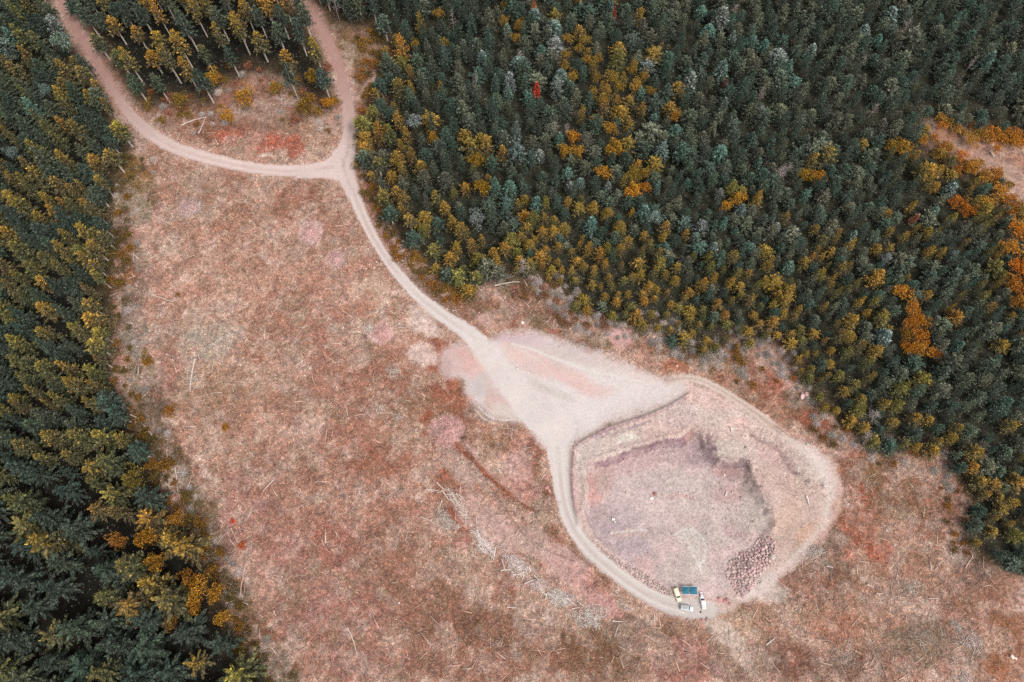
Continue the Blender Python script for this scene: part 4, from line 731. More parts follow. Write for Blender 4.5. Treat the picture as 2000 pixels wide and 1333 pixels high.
# ------------------------------------------------------------------ individuals and the rest of each kind
LAND = [  # words that place a tree: px, py, phrase
 (60, 40, 'at the top left picture corner'), (60, 150, 'in the upper left forest'), (150, 180, 'left of the north western road'), (40, 300, 'by the left edge, quarter way down'), (190, 300, 'left of the first road bend'), (60, 420, 'by the left edge, third way down'), (180, 430, 'near the olive moss strip, left forest'), (60, 560, 'by the left edge, above mid height'), (190, 560, 'on the left forest edge, above mid height'), (60, 700, 'by the left edge at mid height'), (200, 690, 'on the left forest edge at mid height'), (70, 840, 'by the left edge, below mid height'), (220, 830, 'on the left forest edge, below mid height'),
 (60, 960, 'by the left edge, in the lower third'), (230, 950, 'in the lower left forest interior'), (60, 1090, 'by the left edge, lower quarter'), (180, 1120, 'in the dark lower left forest'), (330, 1080, 'above the bright orange trees, lower left'), (60, 1220, 'near the bottom left corner'), (200, 1240, 'in the dark bottom left forest'), (350, 1260, 'below the bright orange trees, lower left'), (450, 1290, 'on the forest edge at the bottom left'), (60, 1330, 'in the bottom left corner'), (240, 1340, 'at the bottom edge, left forest'),
 (220, 40, 'right of the north western road, top'), (260, 160, 'right of the north western road'), (350, 60, 'at the top between both roads, left part'), (370, 160, 'above the red triangle, left part'), (470, 60, 'at the top between both roads, middle'), (490, 140, 'above the red triangle, middle'), (580, 90, 'left of the northern road'),
 (700, 30, 'right of the northern road at the top'), (780, 130, 'right of the northern road'), (750, 250, 'right of the road above the junction'), (740, 350, 'just right of the road junction'), (820, 330, 'in the forest right of the junction'), (800, 440, 'right of the road below the junction'), (890, 450, 'left of the pale grey round tree'), (860, 540, 'above the winding road, gold fringe'), (960, 480, 'beside the pale grey round tree'), (960, 560, 'above the pale log at the forest edge'),
 (900, 80, 'at the top, left of the teal firs'), (900, 200, 'left of the slim bright red tree'), (1050, 380, 'below the gold trio, mid forest'), (1060, 480, 'at the mid forest fringe above the log'), (1120, 540, 'above the grey shrubs, mid fringe'), (1180, 600, 'among the grey shrubs, mid fringe'), (1200, 480, 'in the mid forest above the grey shrubs'), (1280, 560, 'above the pink pad, mid forest'), (1280, 640, 'on the fringe above the pink pad'), (1380, 560, 'in the forest above the twin-rut track'), (1360, 670, 'on the fringe above the twin-rut track'), (1460, 620, 'above the red soil patch'), (1450, 700, 'beside the red soil patch'), (1540, 560, 'in the middle of the right forest'), (1560, 700, 'right of the red soil patch'),
 (1560, 640, 'above and right of the red soil patch'), (1650, 640, 'left of the bright orange row'), (1640, 760, 'above the right rim of the quarry'), (1620, 820, 'on the fringe by the quarry rim'), (1740, 760, 'below the bright orange row'), (1720, 850, 'on the fringe right of the quarry rim'), (1830, 800, 'right forest, below and right of the orange row'), (1820, 890, 'on the lower right forest fringe'), (1940, 760, 'by the right edge, below mid height'), (1940, 880, 'by the right edge, above the last fringe'), (1900, 980, 'on the right forest edge, lower third'), (1960, 1000, 'by the right picture edge, lower third'), (1930, 1080, 'at the lowest tip of the right forest'), (1990, 1110, 'at the lowest right forest corner'), (1900, 650, 'right of the bright orange row'), (1960, 560, 'beside the orange trees at the right edge'), (1250, 440, 'beside the pale mint round tree'), (1150, 240, 'near the largest golden crown'), (1350, 200, 'in the upper right forest'), (1600, 200, 'in the far upper right forest'), (1850, 150, 'at the far top right'), (1450, 400, 'beside the golden pair'), (1650, 420, 'below the olive gold thicket'), (1850, 430, 'below the sandy opening')]
def place_phrase(px, py):
    return min(LAND, key=lambda L: (L[0] - px) ** 2 + (L[1] - py) ** 2)[2]
for t in TREES:
    zc = t['h'] * .7; a, b = topx(t['x'], t['y'], zc); t['px'], t['py'] = float(a), float(b)
    dep = t['y'] * st + (H - zc) * ct; t['size'] = t['sx'] * t['proto'].crown.dimensions_r if hasattr(t['proto'].crown, 'dimensions_r') else t['h'] * t['sx'] ; t['size'] /= dep
    t['in'] = -10 < a < 2010 and -10 < b < 1345
CAP = {'spruce': 296, 'golden': 296, 'fir': 200, 'autumn': 120, 'pale': 20, 'dead_red': 10, 'bare': 60}
SPEC = {'spruce': ('spruce_tree', 'dark green conifer', 'conifer', 'dark green conifers of the forest'), 'golden': ('golden_conifer', 'golden-tipped conifer', 'conifer', 'golden-tipped conifers of the forest'),
        'fir': ('fir_tree', 'teal-tinged fir', 'fir tree', 'pale teal firs scattered in the forest'), 'autumn': ('autumn_tree', 'golden broadleaf tree', 'tree', 'golden and orange broadleaf trees'),
        'pale': ('pale_tree', 'pale grey green tree', 'tree', None), 'dead_red': ('red_tree', 'red conifer', 'tree', 'slim red trees in the forest'), 'bare': ('dead_tree', 'bare grey dead tree', 'dead tree', 'bare dead trees')}
ORD = ['first', 'second', 'third', 'fourth', 'fifth', 'sixth', 'seventh', 'eighth', 'ninth', 'tenth', 'eleventh', 'twelfth', 'thirteenth', 'fourteenth', 'fifteenth', 'sixteenth', 'seventeenth', 'eighteenth', 'nineteenth', 'twentieth']
ORD += ['twenty-' + q for q in ORD[:9]] + ['thirtieth'] + ['thirty-' + q for q in ORD[:9]] + ['fortieth'] + ['forty-' + q for q in ORD[:9]]
SNAGS = []
for s in (31, 32):
    tr, tw = snag(s); k = Kind(); k.name = 'snag'
    PALE_WOOD = mat('dead_wood', tuple(lin((196, 180, 170)) / 1.5), .9, 0, .25, 5) if s == 31 else PALE_WOOD
    k.trunk = new_mesh('snag_trunk', *tr, PALE_WOOD, True); k.crown = new_mesh('snag_branches', *tw, PALE_WOOD); SNAGS.append(k)
leftover = {}
indiv = []
for kind in SPEC:
    L = [t for t in TREES if t['kind'] == kind]
    ins = sorted([t for t in L if t['in']], key=lambda t: -t['size'] if not t['label'] else -99)
    indiv += ins[:CAP[kind]]; leftover[kind] = ins[CAP[kind]:] + [t for t in L if not t['in']]
groups = {}
for t in indiv:
    if not t['label']: groups.setdefault((t['kind'], place_phrase(t['px'], t['py'])), []).append(t)
for (kd, ph), L in groups.items():
    L.sort(key=lambda t: t['px'])
    for i, t in enumerate(L):
        look = SPEC[kd][1]
        if kd == 'golden' and t['alpha'] > .5: look = 'mostly golden conifer'
        if kd == 'spruce' and t['proto'].name == 'big_spruce': look = 'broad dark conifer'
        t['label'] = look + ' ' + ph + (', ' + (ORD[i] if i < 49 else 'number %d' % (i + 1)) + ' of its kind from the left' if len(L) > 1 else '')
        w_ = t['label'].split()
        if len(w_) > 16: t['label'] = t['label'].replace(' of its kind from the left', ' from left')
TZ = height(np.array([t['x'] for t in TREES]), np.array([t['y'] for t in TREES]))
for t, z in zip(TREES, TZ): t['z'] = float(z)
for t in indiv:
    nm, look, cat, grp = SPEC[t['kind']]
    o = thing(nm, t['label'], cat, (t['x'], t['y'], t['z']), t['rz'], grp)
    o.scale = (t['sx'], t['sx'], t['sz'])
    p = t['proto']
    if t['kind'] == 'bare': p = random.choice(SNAGS); o.scale = (.8, .8, t['h'] / 14)
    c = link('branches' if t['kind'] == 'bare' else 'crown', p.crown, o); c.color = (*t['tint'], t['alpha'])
    link('trunk', p.trunk, o)

protos = SPR + BIG + PIN + TAL + FIR + RND + YNG
pcol = bpy.data.collections.new('tree_kinds')
for i, p in enumerate(protos):
    p.index = i; po = bpy.data.objects.new('tree_kind_%02d' % i, p.whole); pcol.objects.link(po)
def mass(name, label, cat, L):
    if not L: return
    me = bpy.data.meshes.new(name); n = len(L)
    me.vertices.add(n); me.vertices.foreach_set('co', np.array([(t['x'], t['y'], t['z']) for t in L], np.float32).ravel())
    def add(nm, typ, key, dat): a = me.attributes.new(nm, typ, 'POINT'); a.data.foreach_set(key, np.asarray(dat).ravel())
    add('kind_index', 'INT', 'value', np.array([t['proto'].index for t in L], np.int32))
    add('turn', 'FLOAT_VECTOR', 'vector', np.array([(0, 0, t['rz']) for t in L], np.float32))
    add('size', 'FLOAT_VECTOR', 'vector', np.array([(t['sx'], t['sx'], t['sz']) for t in L], np.float32))
    add('tint', 'FLOAT_COLOR', 'color', np.array([(*t['tint'], t['alpha']) for t in L], np.float32))
    o = link(name, me, kind='stuff', label=label, category=cat)
    ng = bpy.data.node_groups.new(name + '_nodes', 'GeometryNodeTree'); N_ = ng.nodes
    ng.interface.new_socket('Geometry', in_out='INPUT', socket_type='NodeSocketGeometry'); ng.interface.new_socket('Geometry', in_out='OUTPUT', socket_type='NodeSocketGeometry')
    gi = N_.new('NodeGroupInput'); go = N_.new('NodeGroupOutput'); m2p = N_.new('GeometryNodeMeshToPoints'); iop = N_.new('GeometryNodeInstanceOnPoints')
    ci = N_.new('GeometryNodeCollectionInfo'); ci.inputs['Collection'].default_value = pcol; ci.inputs['Separate Children'].default_value = True; ci.inputs['Reset Children'].default_value = True
    def na(nm, dt): q = N_.new('GeometryNodeInputNamedAttribute'); q.data_type = dt; q.inputs['Name'].default_value = nm; return q.outputs['Attribute']
    ng.links.new(gi.outputs[0], m2p.inputs['Mesh']); ng.links.new(m2p.outputs[0], iop.inputs['Points']); ng.links.new(ci.outputs[0], iop.inputs['Instance'])
    iop.inputs['Pick Instance'].default_value = True
    e2r = N_.new('FunctionNodeEulerToRotation'); ng.links.new(na('turn', 'FLOAT_VECTOR'), e2r.inputs[0])
    ng.links.new(na('kind_index', 'INT'), iop.inputs['Instance Index']); ng.links.new(e2r.outputs[0], iop.inputs['Rotation']); ng.links.new(na('size', 'FLOAT_VECTOR'), iop.inputs['Scale'])
    ng.links.new(iop.outputs[0], go.inputs[0])
    md = o.modifiers.new('trees', 'NODES'); md.node_group = ng
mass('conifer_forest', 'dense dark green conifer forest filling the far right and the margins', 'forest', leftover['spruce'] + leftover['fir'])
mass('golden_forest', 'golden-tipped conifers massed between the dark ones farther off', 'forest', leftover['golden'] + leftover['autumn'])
print('TREES', {k: (sum(1 for t in TREES if t['kind'] == k), sum(1 for t in indiv if t['kind'] == k)) for k in SPEC})

# ------------------------------------------------------------------ dry grass, twigs and stones on the open ground
def attr_material(name, rough=.9):
    m = bpy.data.materials.new(name); m.use_nodes = True; t = m.node_tree; b = t.nodes['Principled BSDF']; b.inputs['Roughness'].default_value = rough; b.inputs['Specular IOR Level'].default_value = .15
    a = t.nodes.new('ShaderNodeAttribute'); a.attribute_name = 'tone'; geo = t.nodes.new('ShaderNodeNewGeometry'); n = t.nodes.new('ShaderNodeTexNoise'); n.inputs['Scale'].default_value = 3.0
    t.links.new(geo.outputs['Position'], n.inputs['Vector']); h_ = t.nodes.new('ShaderNodeHueSaturation'); t.links.new(a.outputs['Color'], h_.inputs['Color'])
    t.links.new(M_(t, 'ADD', M_(t, 'MULTIPLY', n.outputs['Fac'], .8), .6), h_.inputs['Value']); t.links.new(h_.outputs[0], b.inputs['Base Color']); return m
STRAW = attr_material('dry_straw'); WOOD = attr_material('weathered_wood'); STONE = attr_material('quarry_stone')
def scatter(n, seed):
    rs = np.random.RandomState(seed); X = rs.uniform(-195, 188, n); Y = rs.uniform(-20, 226, n)
    PX, PY = topx(X, Y); ok = (PX > -20) & (PX < 2020) & (PY > -20) & (PY < 1353); X, Y, PX, PY = X[ok], Y[ok], PX[ok], PY[ok]
    f = fields(PX, PY, X, Y); return rs, X, Y, PX, PY, f
def sub(f, k): return {a: b[k] for a, b in f.items()}
# grass
rs, X, Y, PX, PY, f = scatter(230000, 3)
d = np.minimum.reduce([f['road'] - 1, f['pad'] - 2, f['pit'] - 2, f['track'] - 1])
keep = (d > 0) & (f['forest'] > -14) & (bareness(PX, PY) < rs.rand(len(PX)) * .8); k = np.nonzero(keep)[0]
X, Y, f = X[k], Y[k], sub(f, k); cg, _ = paint(X, Y, f); Z = height(X, Y, f); n = len(X)
cl = fbm(X, Y, 5, 2, 3); val = np.where(rs.rand(n) < .28, 2.25, 1.08) * rs.uniform(.6, 1.25, n)
hue = rs.rand(n)
tc = cg * val[:, None] * np.where(hue[:, None] < .3, np.array([1.1, .89, .8]), np.where(hue[:, None] < .62, np.array([.9, .98, .88]), np.array([1.04, 1.0, .98])))
NB = 3; P = np.repeat(np.stack([X, Y, Z - .03], 1), NB, 0); m = len(P); P[:, :2] += rs.normal(size=(m, 2)) * .14
a = rs.uniform(0, 6.283, m); ln = rs.uniform(.3, .95, m) * np.repeat(.7 + cl * .8, NB); up = rs.uniform(.15, .8, m)
D = np.stack([np.cos(a) * ln, np.sin(a) * ln, ln * up], 1); Wv = np.stack([-np.sin(a), np.cos(a), np.zeros(m)], 1) * rs.uniform(.05, .13, m)[:, None]
V = np.stack([P - Wv, P + Wv, P + D], 1).reshape(-1, 3)
tc = np.repeat(np.clip(tc, .01, .85), NB * 3, 0); tc = np.concatenate([tc, np.ones((len(tc), 1))], 1)
link('dry_grass', new_mesh('dry_grass', V, np.arange(m * 3).reshape(m, 3), STRAW, False, {'tone': ('FLOAT_COLOR', tc)}), kind='stuff', label='reddish dry grass and brush covering the cleared ground', category='grass')

def sticks(X, Y, Z, ang, ln, r, pit, tone, n=4):
    m = len(X); c, s_ = np.cos(ang), np.sin(ang); d = np.stack([c * np.cos(pit), s_ * np.cos(pit), np.sin(pit)], 1); u = np.stack([-s_, c, np.zeros(m)], 1); v = np.cross(d, u)
    base = np.stack([X, Y, Z], 1); R1 = []
    for e, k in ((-.5, 1.0), (.5, .6)):
        for q in range(n):
            an = q * 2 * math.pi / n + .7
            R1.append(base + d * (ln * e)[:, None] + (u * math.cos(an) + v * math.sin(an)) * (r * k)[:, None])
    V = np.stack(R1, 1).reshape(-1, 3); o = (np.arange(m) * 2 * n)[:, None]
    F = np.concatenate([o + np.array([q, (q + 1) % n, n + (q + 1) % n, n + q]) for q in range(n)] + [o + np.array([3, 2, 1, 0]), o + np.array([4, 5, 6, 7])], 0)
    T = np.repeat(tone, 2 * n, 0); return V, F, np.concatenate([T, np.ones((len(T), 1))], 1)
PALEW = C(224, 200, 184)
rs, X, Y, PX, PY, f = scatter(80000, 5)
d = np.minimum.reduce([f['road'] - 2, f['pad'] - 4, f['pit'] - 3, f['track'] - 2])
dens = .2 + .35 * sm(.45, .65, fbm(X, Y, 14, 2, 3))
for e in [(900, 1000, 50, 40, 45), (1000, 1110, 70, 30, 40), (1100, 1165, 50, 20, 20), (1190, 1215, 60, 30, 20), (1250, 1290, 60, 40, 0), (1700, 1270, 90, 40, 0), (1580, 1090, 40, 40, 0), (1780, 1160, 70, 40, 0), (1860, 1260, 60, 50, 0), (650, 620, 60, 50, 0), (800, 750, 40, 40, 0), (370, 760, 30, 40, 0), (1900, 1100, 30, 60, 0), (980, 1270, 120, 40, 0), (1420, 1280, 50, 40, 0), (980, 1000, 40, 40, 0), (1140, 600, 120, 50, 10), (880, 560, 40, 30, 20), (350, 220, 80, 40, 10)]:
    i, q = ell(PX, PY, (e[0], e[1], e[2], e[3], e[4], 0, 1)); dens[i] += q * 1.1
k = np.nonzero((d > 0) & (f['forest'] > -8) & (rs.rand(len(X)) < dens))[0]
X, Y, f = X[k], Y[k], sub(f, k); Z = height(X, Y, f); n = len(X); ln = rs.uniform(.5, 1.6, n) + (rs.rand(n) < .09) * rs.uniform(.6, 4.5, n); r = .028 + ln * rs.uniform(.012, .03, n)
tn = PALEW * rs.uniform(.5, 1.5, n)[:, None] * np.where(rs.rand(n)[:, None] < .4, np.array([1.0, .82, .76]), 1)
st_ = sticks(X, Y, Z + r + .12, rs.uniform(0, 3.14, n), ln, r, rs.normal(size=n) * .1, tn)
link('slash', new_mesh('slash', st_[0], st_[1], WOOD, False, {'tone': ('FLOAT_COLOR', st_[2])}), kind='stuff', label='pale twigs and slash litter scattered all over the clearing', category='debris')

# stones: a lumpy rock mesh repeated
def rock_vf(seed, sub_=2):
    bm = bmesh.new(); bmesh.ops.create_icosphere(bm, subdivisions=sub_, radius=1.0); rr = random.Random(seed)
    for _ in range(9):
        nrm = Vector((rr.gauss(0, 1), rr.gauss(0, 1), rr.gauss(0, 1))).normalized(); c = rr.uniform(.5, .82)
        for v in bm.verts:
            q = v.co.dot(nrm) - c
            if q > 0: v.co -= nrm * q * .92
    sx, sy, sz = rr.uniform(.85, 1.25), rr.uniform(.75, 1.05), rr.uniform(.6, .85)
    for v in bm.verts: v.co = Vector((v.co.x * sx, v.co.y * sy, v.co.z * sz)) * (1 + rr.uniform(-.04, .04))
    V = np.array([v.co[:] for v in bm.verts]); bm.verts.index_update(); F = np.array([[v.index for v in q.verts] for q in bm.faces]); bm.free(); return V, F
rs, X, Y, PX, PY, f = scatter(60000, 9)
dens = np.full(len(X), .035); dens[(f['pit'] < 0)] = .07; dens[(f['floor'] < 0)] = .10; dens[(f['hub'] < 0) | (f['road'] < 2)] = 0
for e in [(1425, 965, 36, 28, 0, .9), (1450, 1000, 40, 30, 0, .5), (1530, 890, 34, 24, 30, .5), (1470, 950, 30, 40, 0, .6), (1340, 890, 50, 24, 0, .5), (1250, 880, 80, 10, -15, .5), (1560, 960, 20, 20, 0, .4), (1210, 1105, 60, 12, 35, .8), (1275, 1150, 40, 12, 25, .8), (1000, 1100, 90, 16, 40, 1.0), (950, 1050, 40, 20, 50, .8), (1100, 1150, 60, 20, 15, .8), (1360, 1215, 50, 10, 10, .4), (1420, 1250, 40, 16, 30, .5), (1480, 1030, 40, 30, 0, .4), (1466, 1105, 52, 62, 35, .8), (1385, 870, 14, 30, -20, .8), (1110, 1130, 70, 30, 30, .4), (700, 510, 30, 20, 20, .5), (738, 530, 20, 14, 0, .7), (1135, 950, 8, 90, 0, .4), (1545, 925, 20, 30, -30, .7), (985, 660, 3, 3, 0, 0), (1095, 900, 0.1, .1, 0, 0), (1195, 1135, 60, 4, 38, .5)]:
    i, q = ell(PX, PY, (e[0], e[1], e[2], e[3], e[4], 0, 1)); dens[i] += q * e[5]
for pts_, a_ in ((CRAG, .9), (CRAG2, .9), (BERM1, .35), (BERM2, .35), ([(1168, 905, 4), (1225, 885, 5), (1290, 862, 5), (1330, 852, 5)], .6)):
    dens += a_ * (1 - sm(-1, 9, dline(PX, PY, pts_, 20)))
k = np.nonzero((rs.rand(len(X)) < dens) & (f['forest'] > -4) & (f['road'] > 0) & (f['track'] > 0))[0]
X, Y, f = X[k], Y[k], sub(f, k); Z = height(X, Y, f); n = len(X); cg, _ = paint(X, Y, f)
sz = rs.uniform(.12, .34, n) * (1 + (rs.rand(n) < .06) * .8)
RV = [rock_vf(q, 1) for q in range(4)]; VV, FF, TT = [], [], []; o_ = 0
for q in range(4):
    j = np.nonzero(np.arange(n) % 4 == q)[0]; v, fa = RV[q]; m = len(j); a = rs.uniform(0, 6.28, m); ca, sa = np.cos(a)[:, None], np.sin(a)[:, None]
    P = np.stack([v[:, 0] * ca - v[:, 1] * sa, v[:, 0] * sa + v[:, 1] * ca, np.repeat(v[None, :, 2], m, 0)], 2) * sz[j][:, None, None] + np.stack([X[j], Y[j], Z[j] + sz[j] * .3], 1)[:, None]
    VV.append(P.reshape(-1, 3)); FF.append((fa[None] + (np.arange(m) * len(v))[:, None, None]).reshape(-1, 3) + o_); o_ += m * len(v)
    tone = np.clip(cg[j] * .6 + C(206, 178, 172) * .45, .02, .8) * rs.uniform(.6, 1.45, m)[:, None]; tone = np.repeat(tone, len(v), 0); TT.append(np.concatenate([tone, np.ones((len(tone), 1))], 1))
link('stones', new_mesh('stones', np.concatenate(VV), np.concatenate(FF), STONE, False, {'tone': ('FLOAT_COLOR', np.clip(np.concatenate(TT), 0, .9))}), kind='stuff', label='loose small stones scattered over the quarry and its banks', category='stones')

# ------------------------------------------------------------------ boulders
def stone_mat(name):
    m = bpy.data.materials.new(name); m.use_nodes = True; t = m.node_tree; b = t.nodes['Principled BSDF']; b.inputs['Roughness'].default_value = .9; b.inputs['Specular IOR Level'].default_value = .2
    oi = t.nodes.new('ShaderNodeObjectInfo'); tc = t.nodes.new('ShaderNodeTexCoord'); n = t.nodes.new('ShaderNodeTexNoise'); n.inputs['Scale'].default_value = 2.5; n.inputs['Detail'].default_value = 6
    t.links.new(tc.outputs['Object'], n.inputs['Vector']); h_ = t.nodes.new('ShaderNodeHueSaturation'); t.links.new(oi.outputs['Color'], h_.inputs['Color'])
    t.links.new(M_(t, 'ADD', M_(t, 'MULTIPLY', n.outputs['Fac'], 1.2), .4), h_.inputs['Value']); t.links.new(h_.outputs[0], b.inputs['Base Color'])
    bp = t.nodes.new('ShaderNodeBump'); bp.inputs['Distance'].default_value = .08; t.links.new(n.outputs['Fac'], bp.inputs['Height']); t.links.new(bp.outputs[0], b.inputs['Normal']); return m
BOULD = stone_mat('boulder_stone'); ROCKS = [new_mesh('boulder', *rock_vf(50 + q, 3), BOULD) for q in range(8)]
bcount = {}
def boulder(px, py, rm, label, group=None, tone=(200, 170, 166), dz=0.0, cat='boulder'):
    x, y = at(px, py); x, y = float(x), float(y); z = ground_z(x, y)
    o = thing('boulder', label, cat, (x, y, z + rm * .35 + dz), random.uniform(0, 6.28), group, random.choice(ROCKS))
    o.scale = (rm, rm * random.uniform(.85, 1.1), rm * random.uniform(.75, 1.0)); o.rotation_euler[0] = random.uniform(-.3, .3); kb = random.uniform(.85, 1.45); o.color = (*[float(v) * kb for v in C(*tone)], 1)
    return o
HEAP = [(1495, 1046), (1513, 1053), (1517, 1075), (1506, 1100), (1484, 1122), (1470, 1148), (1456, 1166), (1437, 1160), (1430, 1142), (1418, 1126), (1421, 1104), (1438, 1084), (1468, 1074), (1480, 1056)]
pts = []; rr = random.Random(4)
for _ in range(14000):
    px, py = rr.uniform(1412, 1520), rr.uniform(1040, 1170)
    if dpoly(np.array([px]), np.array([py]), HEAP)[0] > 0: continue
    s_ = rr.choice([4.2, 5.0, 5.6, 6.6, 8.2]) + (.3 if py > 1070 else -.8)
    if all((px - a) ** 2 + (py - b) ** 2 > ((s_ + c) / 2) ** 2 * .82 for a, b, c in pts): pts.append((px, py, s_))
ROWW = [(1060, 'in the narrow upper tip of the heap'), (1078, 'in the neck of the heap'), (1096, 'on the upper shoulder of the heap'), (1114, 'in the middle of the heap'), (1132, 'below the middle of the heap'), (1150, 'in the lower part of the heap'), (9999, 'at the lower end of the heap')]
rows = {}
for p in pts: rows.setdefault(next(w_ for y_, w_ in ROWW if p[1] < y_), []).append(p)
for w_, L in rows.items():
    L.sort()
    for i, (px, py, s_) in enumerate(L):
        dz = max(0, -float(dpoly(np.array([px]), np.array([py]), HEAP)[0])) * .035
        lab = '%s boulder %s, %s from the left' % ('larger' if s_ > 6.5 else 'pinkish grey', w_, ORD[i] if i < 49 else 'number %d' % (i + 1))
        boulder(px, py, s_ * .108, lab, 'boulders heaped in the quarry', random.choice([(208, 178, 174), (200, 170, 168), (216, 190, 186), (188, 158, 158), (212, 170, 168)]), dz)
o = boulder(1507, 1088, 1.35, 'big flat pale slab on the right side of the boulder heap', 'boulders heaped in the quarry', (214, 200, 190), .9); o.scale = (1.0, 1.7, .6)
WALL = smooth([(1160, 1058, 3), (1185, 1082, 5), (1205, 1097, 8), (1230, 1110, 14), (1255, 1128, 18), (1280, 1146, 16), (1308, 1160, 12)])
wl = []
for _ in range(6000):
    px, py = rr.uniform(1155, 1316), rr.uniform(1050, 1172)
    if dline(np.array([px]), np.array([py]), WALL)[0] > 0: continue
    s_ = rr.choice([3.4, 4.2, 5.4]) if px > 1210 else 3.4
    if all((px - a) ** 2 + (py - b) ** 2 > ((s_ + c) / 2) ** 2 for a, b, c in wl): wl.append((px, py, s_))
wl.sort()
for i, (px, py, s_) in enumerate(wl):
    seg = 'thin upper end' if px < 1205 else 'upper half' if px < 1240 else 'thick middle' if px < 1270 else 'lower end'
    j = sum(1 for q in wl[:i] if ('thin upper end' if q[0] < 1205 else 'upper half' if q[0] < 1240 else 'thick middle' if q[0] < 1270 else 'lower end') == seg)
    boulder(px, py, s_ * .1, 'rock in the %s of the stone row, %s from the left' % (seg, ORD[j] if j < 49 else 'number %d' % (j + 1)), 'rocks rowed along the quarry road', random.choice([(204, 176, 172), (190, 168, 168), (214, 192, 186)]), .15)
for px, py, r, lab, tone in [(1021, 631, .8, 'bright white rock on the brown ground above the pink pad', (250, 244, 236)), (1275, 971, .75, 'white boulder beside a red one on the quarry floor', (240, 232, 226)), (1281, 963, .9, 'reddish boulder beside the white one on the quarry floor', (196, 132, 126)), (1200, 1013, .8, 'bright white rock alone on the left quarry floor', (252, 248, 244)), (1203, 1018, .5, 'small white rock touching the bright white one', (244, 238, 232)),
  (1330, 961, .6, 'pale rock with a dark side in the middle of the quarry', (214, 200, 196)), (1345, 967, .45, 'small red rock in the middle of the quarry', (190, 136, 132)), (1417, 926, .55, 'pale pink round rock below the notched quarry wall', (232, 210, 206)), (1406, 1171, 1.0, 'pink rock, left one of the group below the heap', (206, 150, 148)), (1414, 1174, .9, 'pink rock, middle one of the group below the heap', (212, 158, 154)), (1421, 1172, .8, 'pink rock, right one of the group below the heap', (206, 150, 146)), (1426, 1180, .8, 'pink rock, lowest one of the group below the heap', (204, 156, 150)),
  (1369, 1196, .42, 'small dark rock on the gravel below the white pickup', (70, 66, 66)), (1457, 875, .8, 'grey rounded rock on the upper right quarry terrace', (170, 158, 152)), (1577, 868, .7, 'pale rock on the sandy outer ring of the quarry', (206, 192, 182)), (1567, 775, 1.5, 'large pink boulder among shrubs, upper right of the quarry', (214, 176, 170)), (1575, 771, 1.2, 'pink boulder behind the large one among shrubs', (208, 168, 164)), (1976, 1283, 1.1, 'white rock in the bottom right corner of the clearing', (236, 214, 200)), (1984, 1287, .7, 'small white rock in the bottom right corner', (232, 212, 202)), (1733, 1036, .6, 'small white rock on the red ground right of the quarry', (236, 222, 214)),
  (1899, 1209, .35, 'tiny white stone in the lower right clearing', (246, 240, 236)), (1322, 716, .7, 'pale pink rock on the red bank above the track, upper', (226, 176, 164)), (1324, 727, .7, 'pale pink rock on the red bank above the track, lower', (222, 172, 160)), (1010, 720, .55, 'white rock at the left tip of the pink patches, turning area', (248, 242, 236)), (1018, 725, .35, 'small white stone beside the white rock, turning area', (244, 238, 232)), (1032, 729, .3, 'tiny white stone on the pink patch, turning area', (244, 238, 232)), (1068, 954, 1.0, 'pink boulder left of the quarry road', (212, 150, 144)), (1073, 960, .7, 'small pink boulder under the larger one, left of road', (222, 170, 160)),
  (883, 1030, .4, 'small pale stone in the red brush left of the windrow', (226, 200, 186)), (911, 1086, .45, 'pale peach stone in the clearing below the windrow', (232, 196, 170)), (779, 1178, .5, 'pale rock on the brown ground of the lower clearing', (226, 206, 196)), (1342, 1211, .6, 'pinkish rock below the parked silver car', (206, 170, 164)), (1372, 1212, .7, 'dark pink rock below the white pickup, left', (176, 138, 136)), (1380, 1210, .7, 'dark pink rock below the white pickup, right', (184, 146, 142))]:
    boulder(px, py, r, lab, None, tone, 0, 'rock')
n_ = 0
for px, py, w_ in [(703, 525, 'left of the road'), (709, 520, 'left of the road'), (716, 527, 'left of the road'), (722, 518, 'left of the road'), (731, 524, 'beside the road bend'), (737, 519, 'beside the road bend'), (741, 526, 'beside the road bend'), (744, 517, 'beside the road bend'), (735, 513, 'beside the road bend'), (776, 507, 'right of the road'), (782, 503, 'right of the road'), (779, 513, 'right of the road'), (787, 510, 'right of the road')]:
    n_ += 1; boulder(px, py, random.uniform(.35, .6), 'pale rock %s by the golden fringe, %s from the left' % (w_, ORD[sorted([703, 709, 716, 722, 731, 737, 741, 744, 735, 776, 782, 779, 787]).index(px)]), 'pale rocks by the road bend', (224, 196, 184), 0, 'rock')

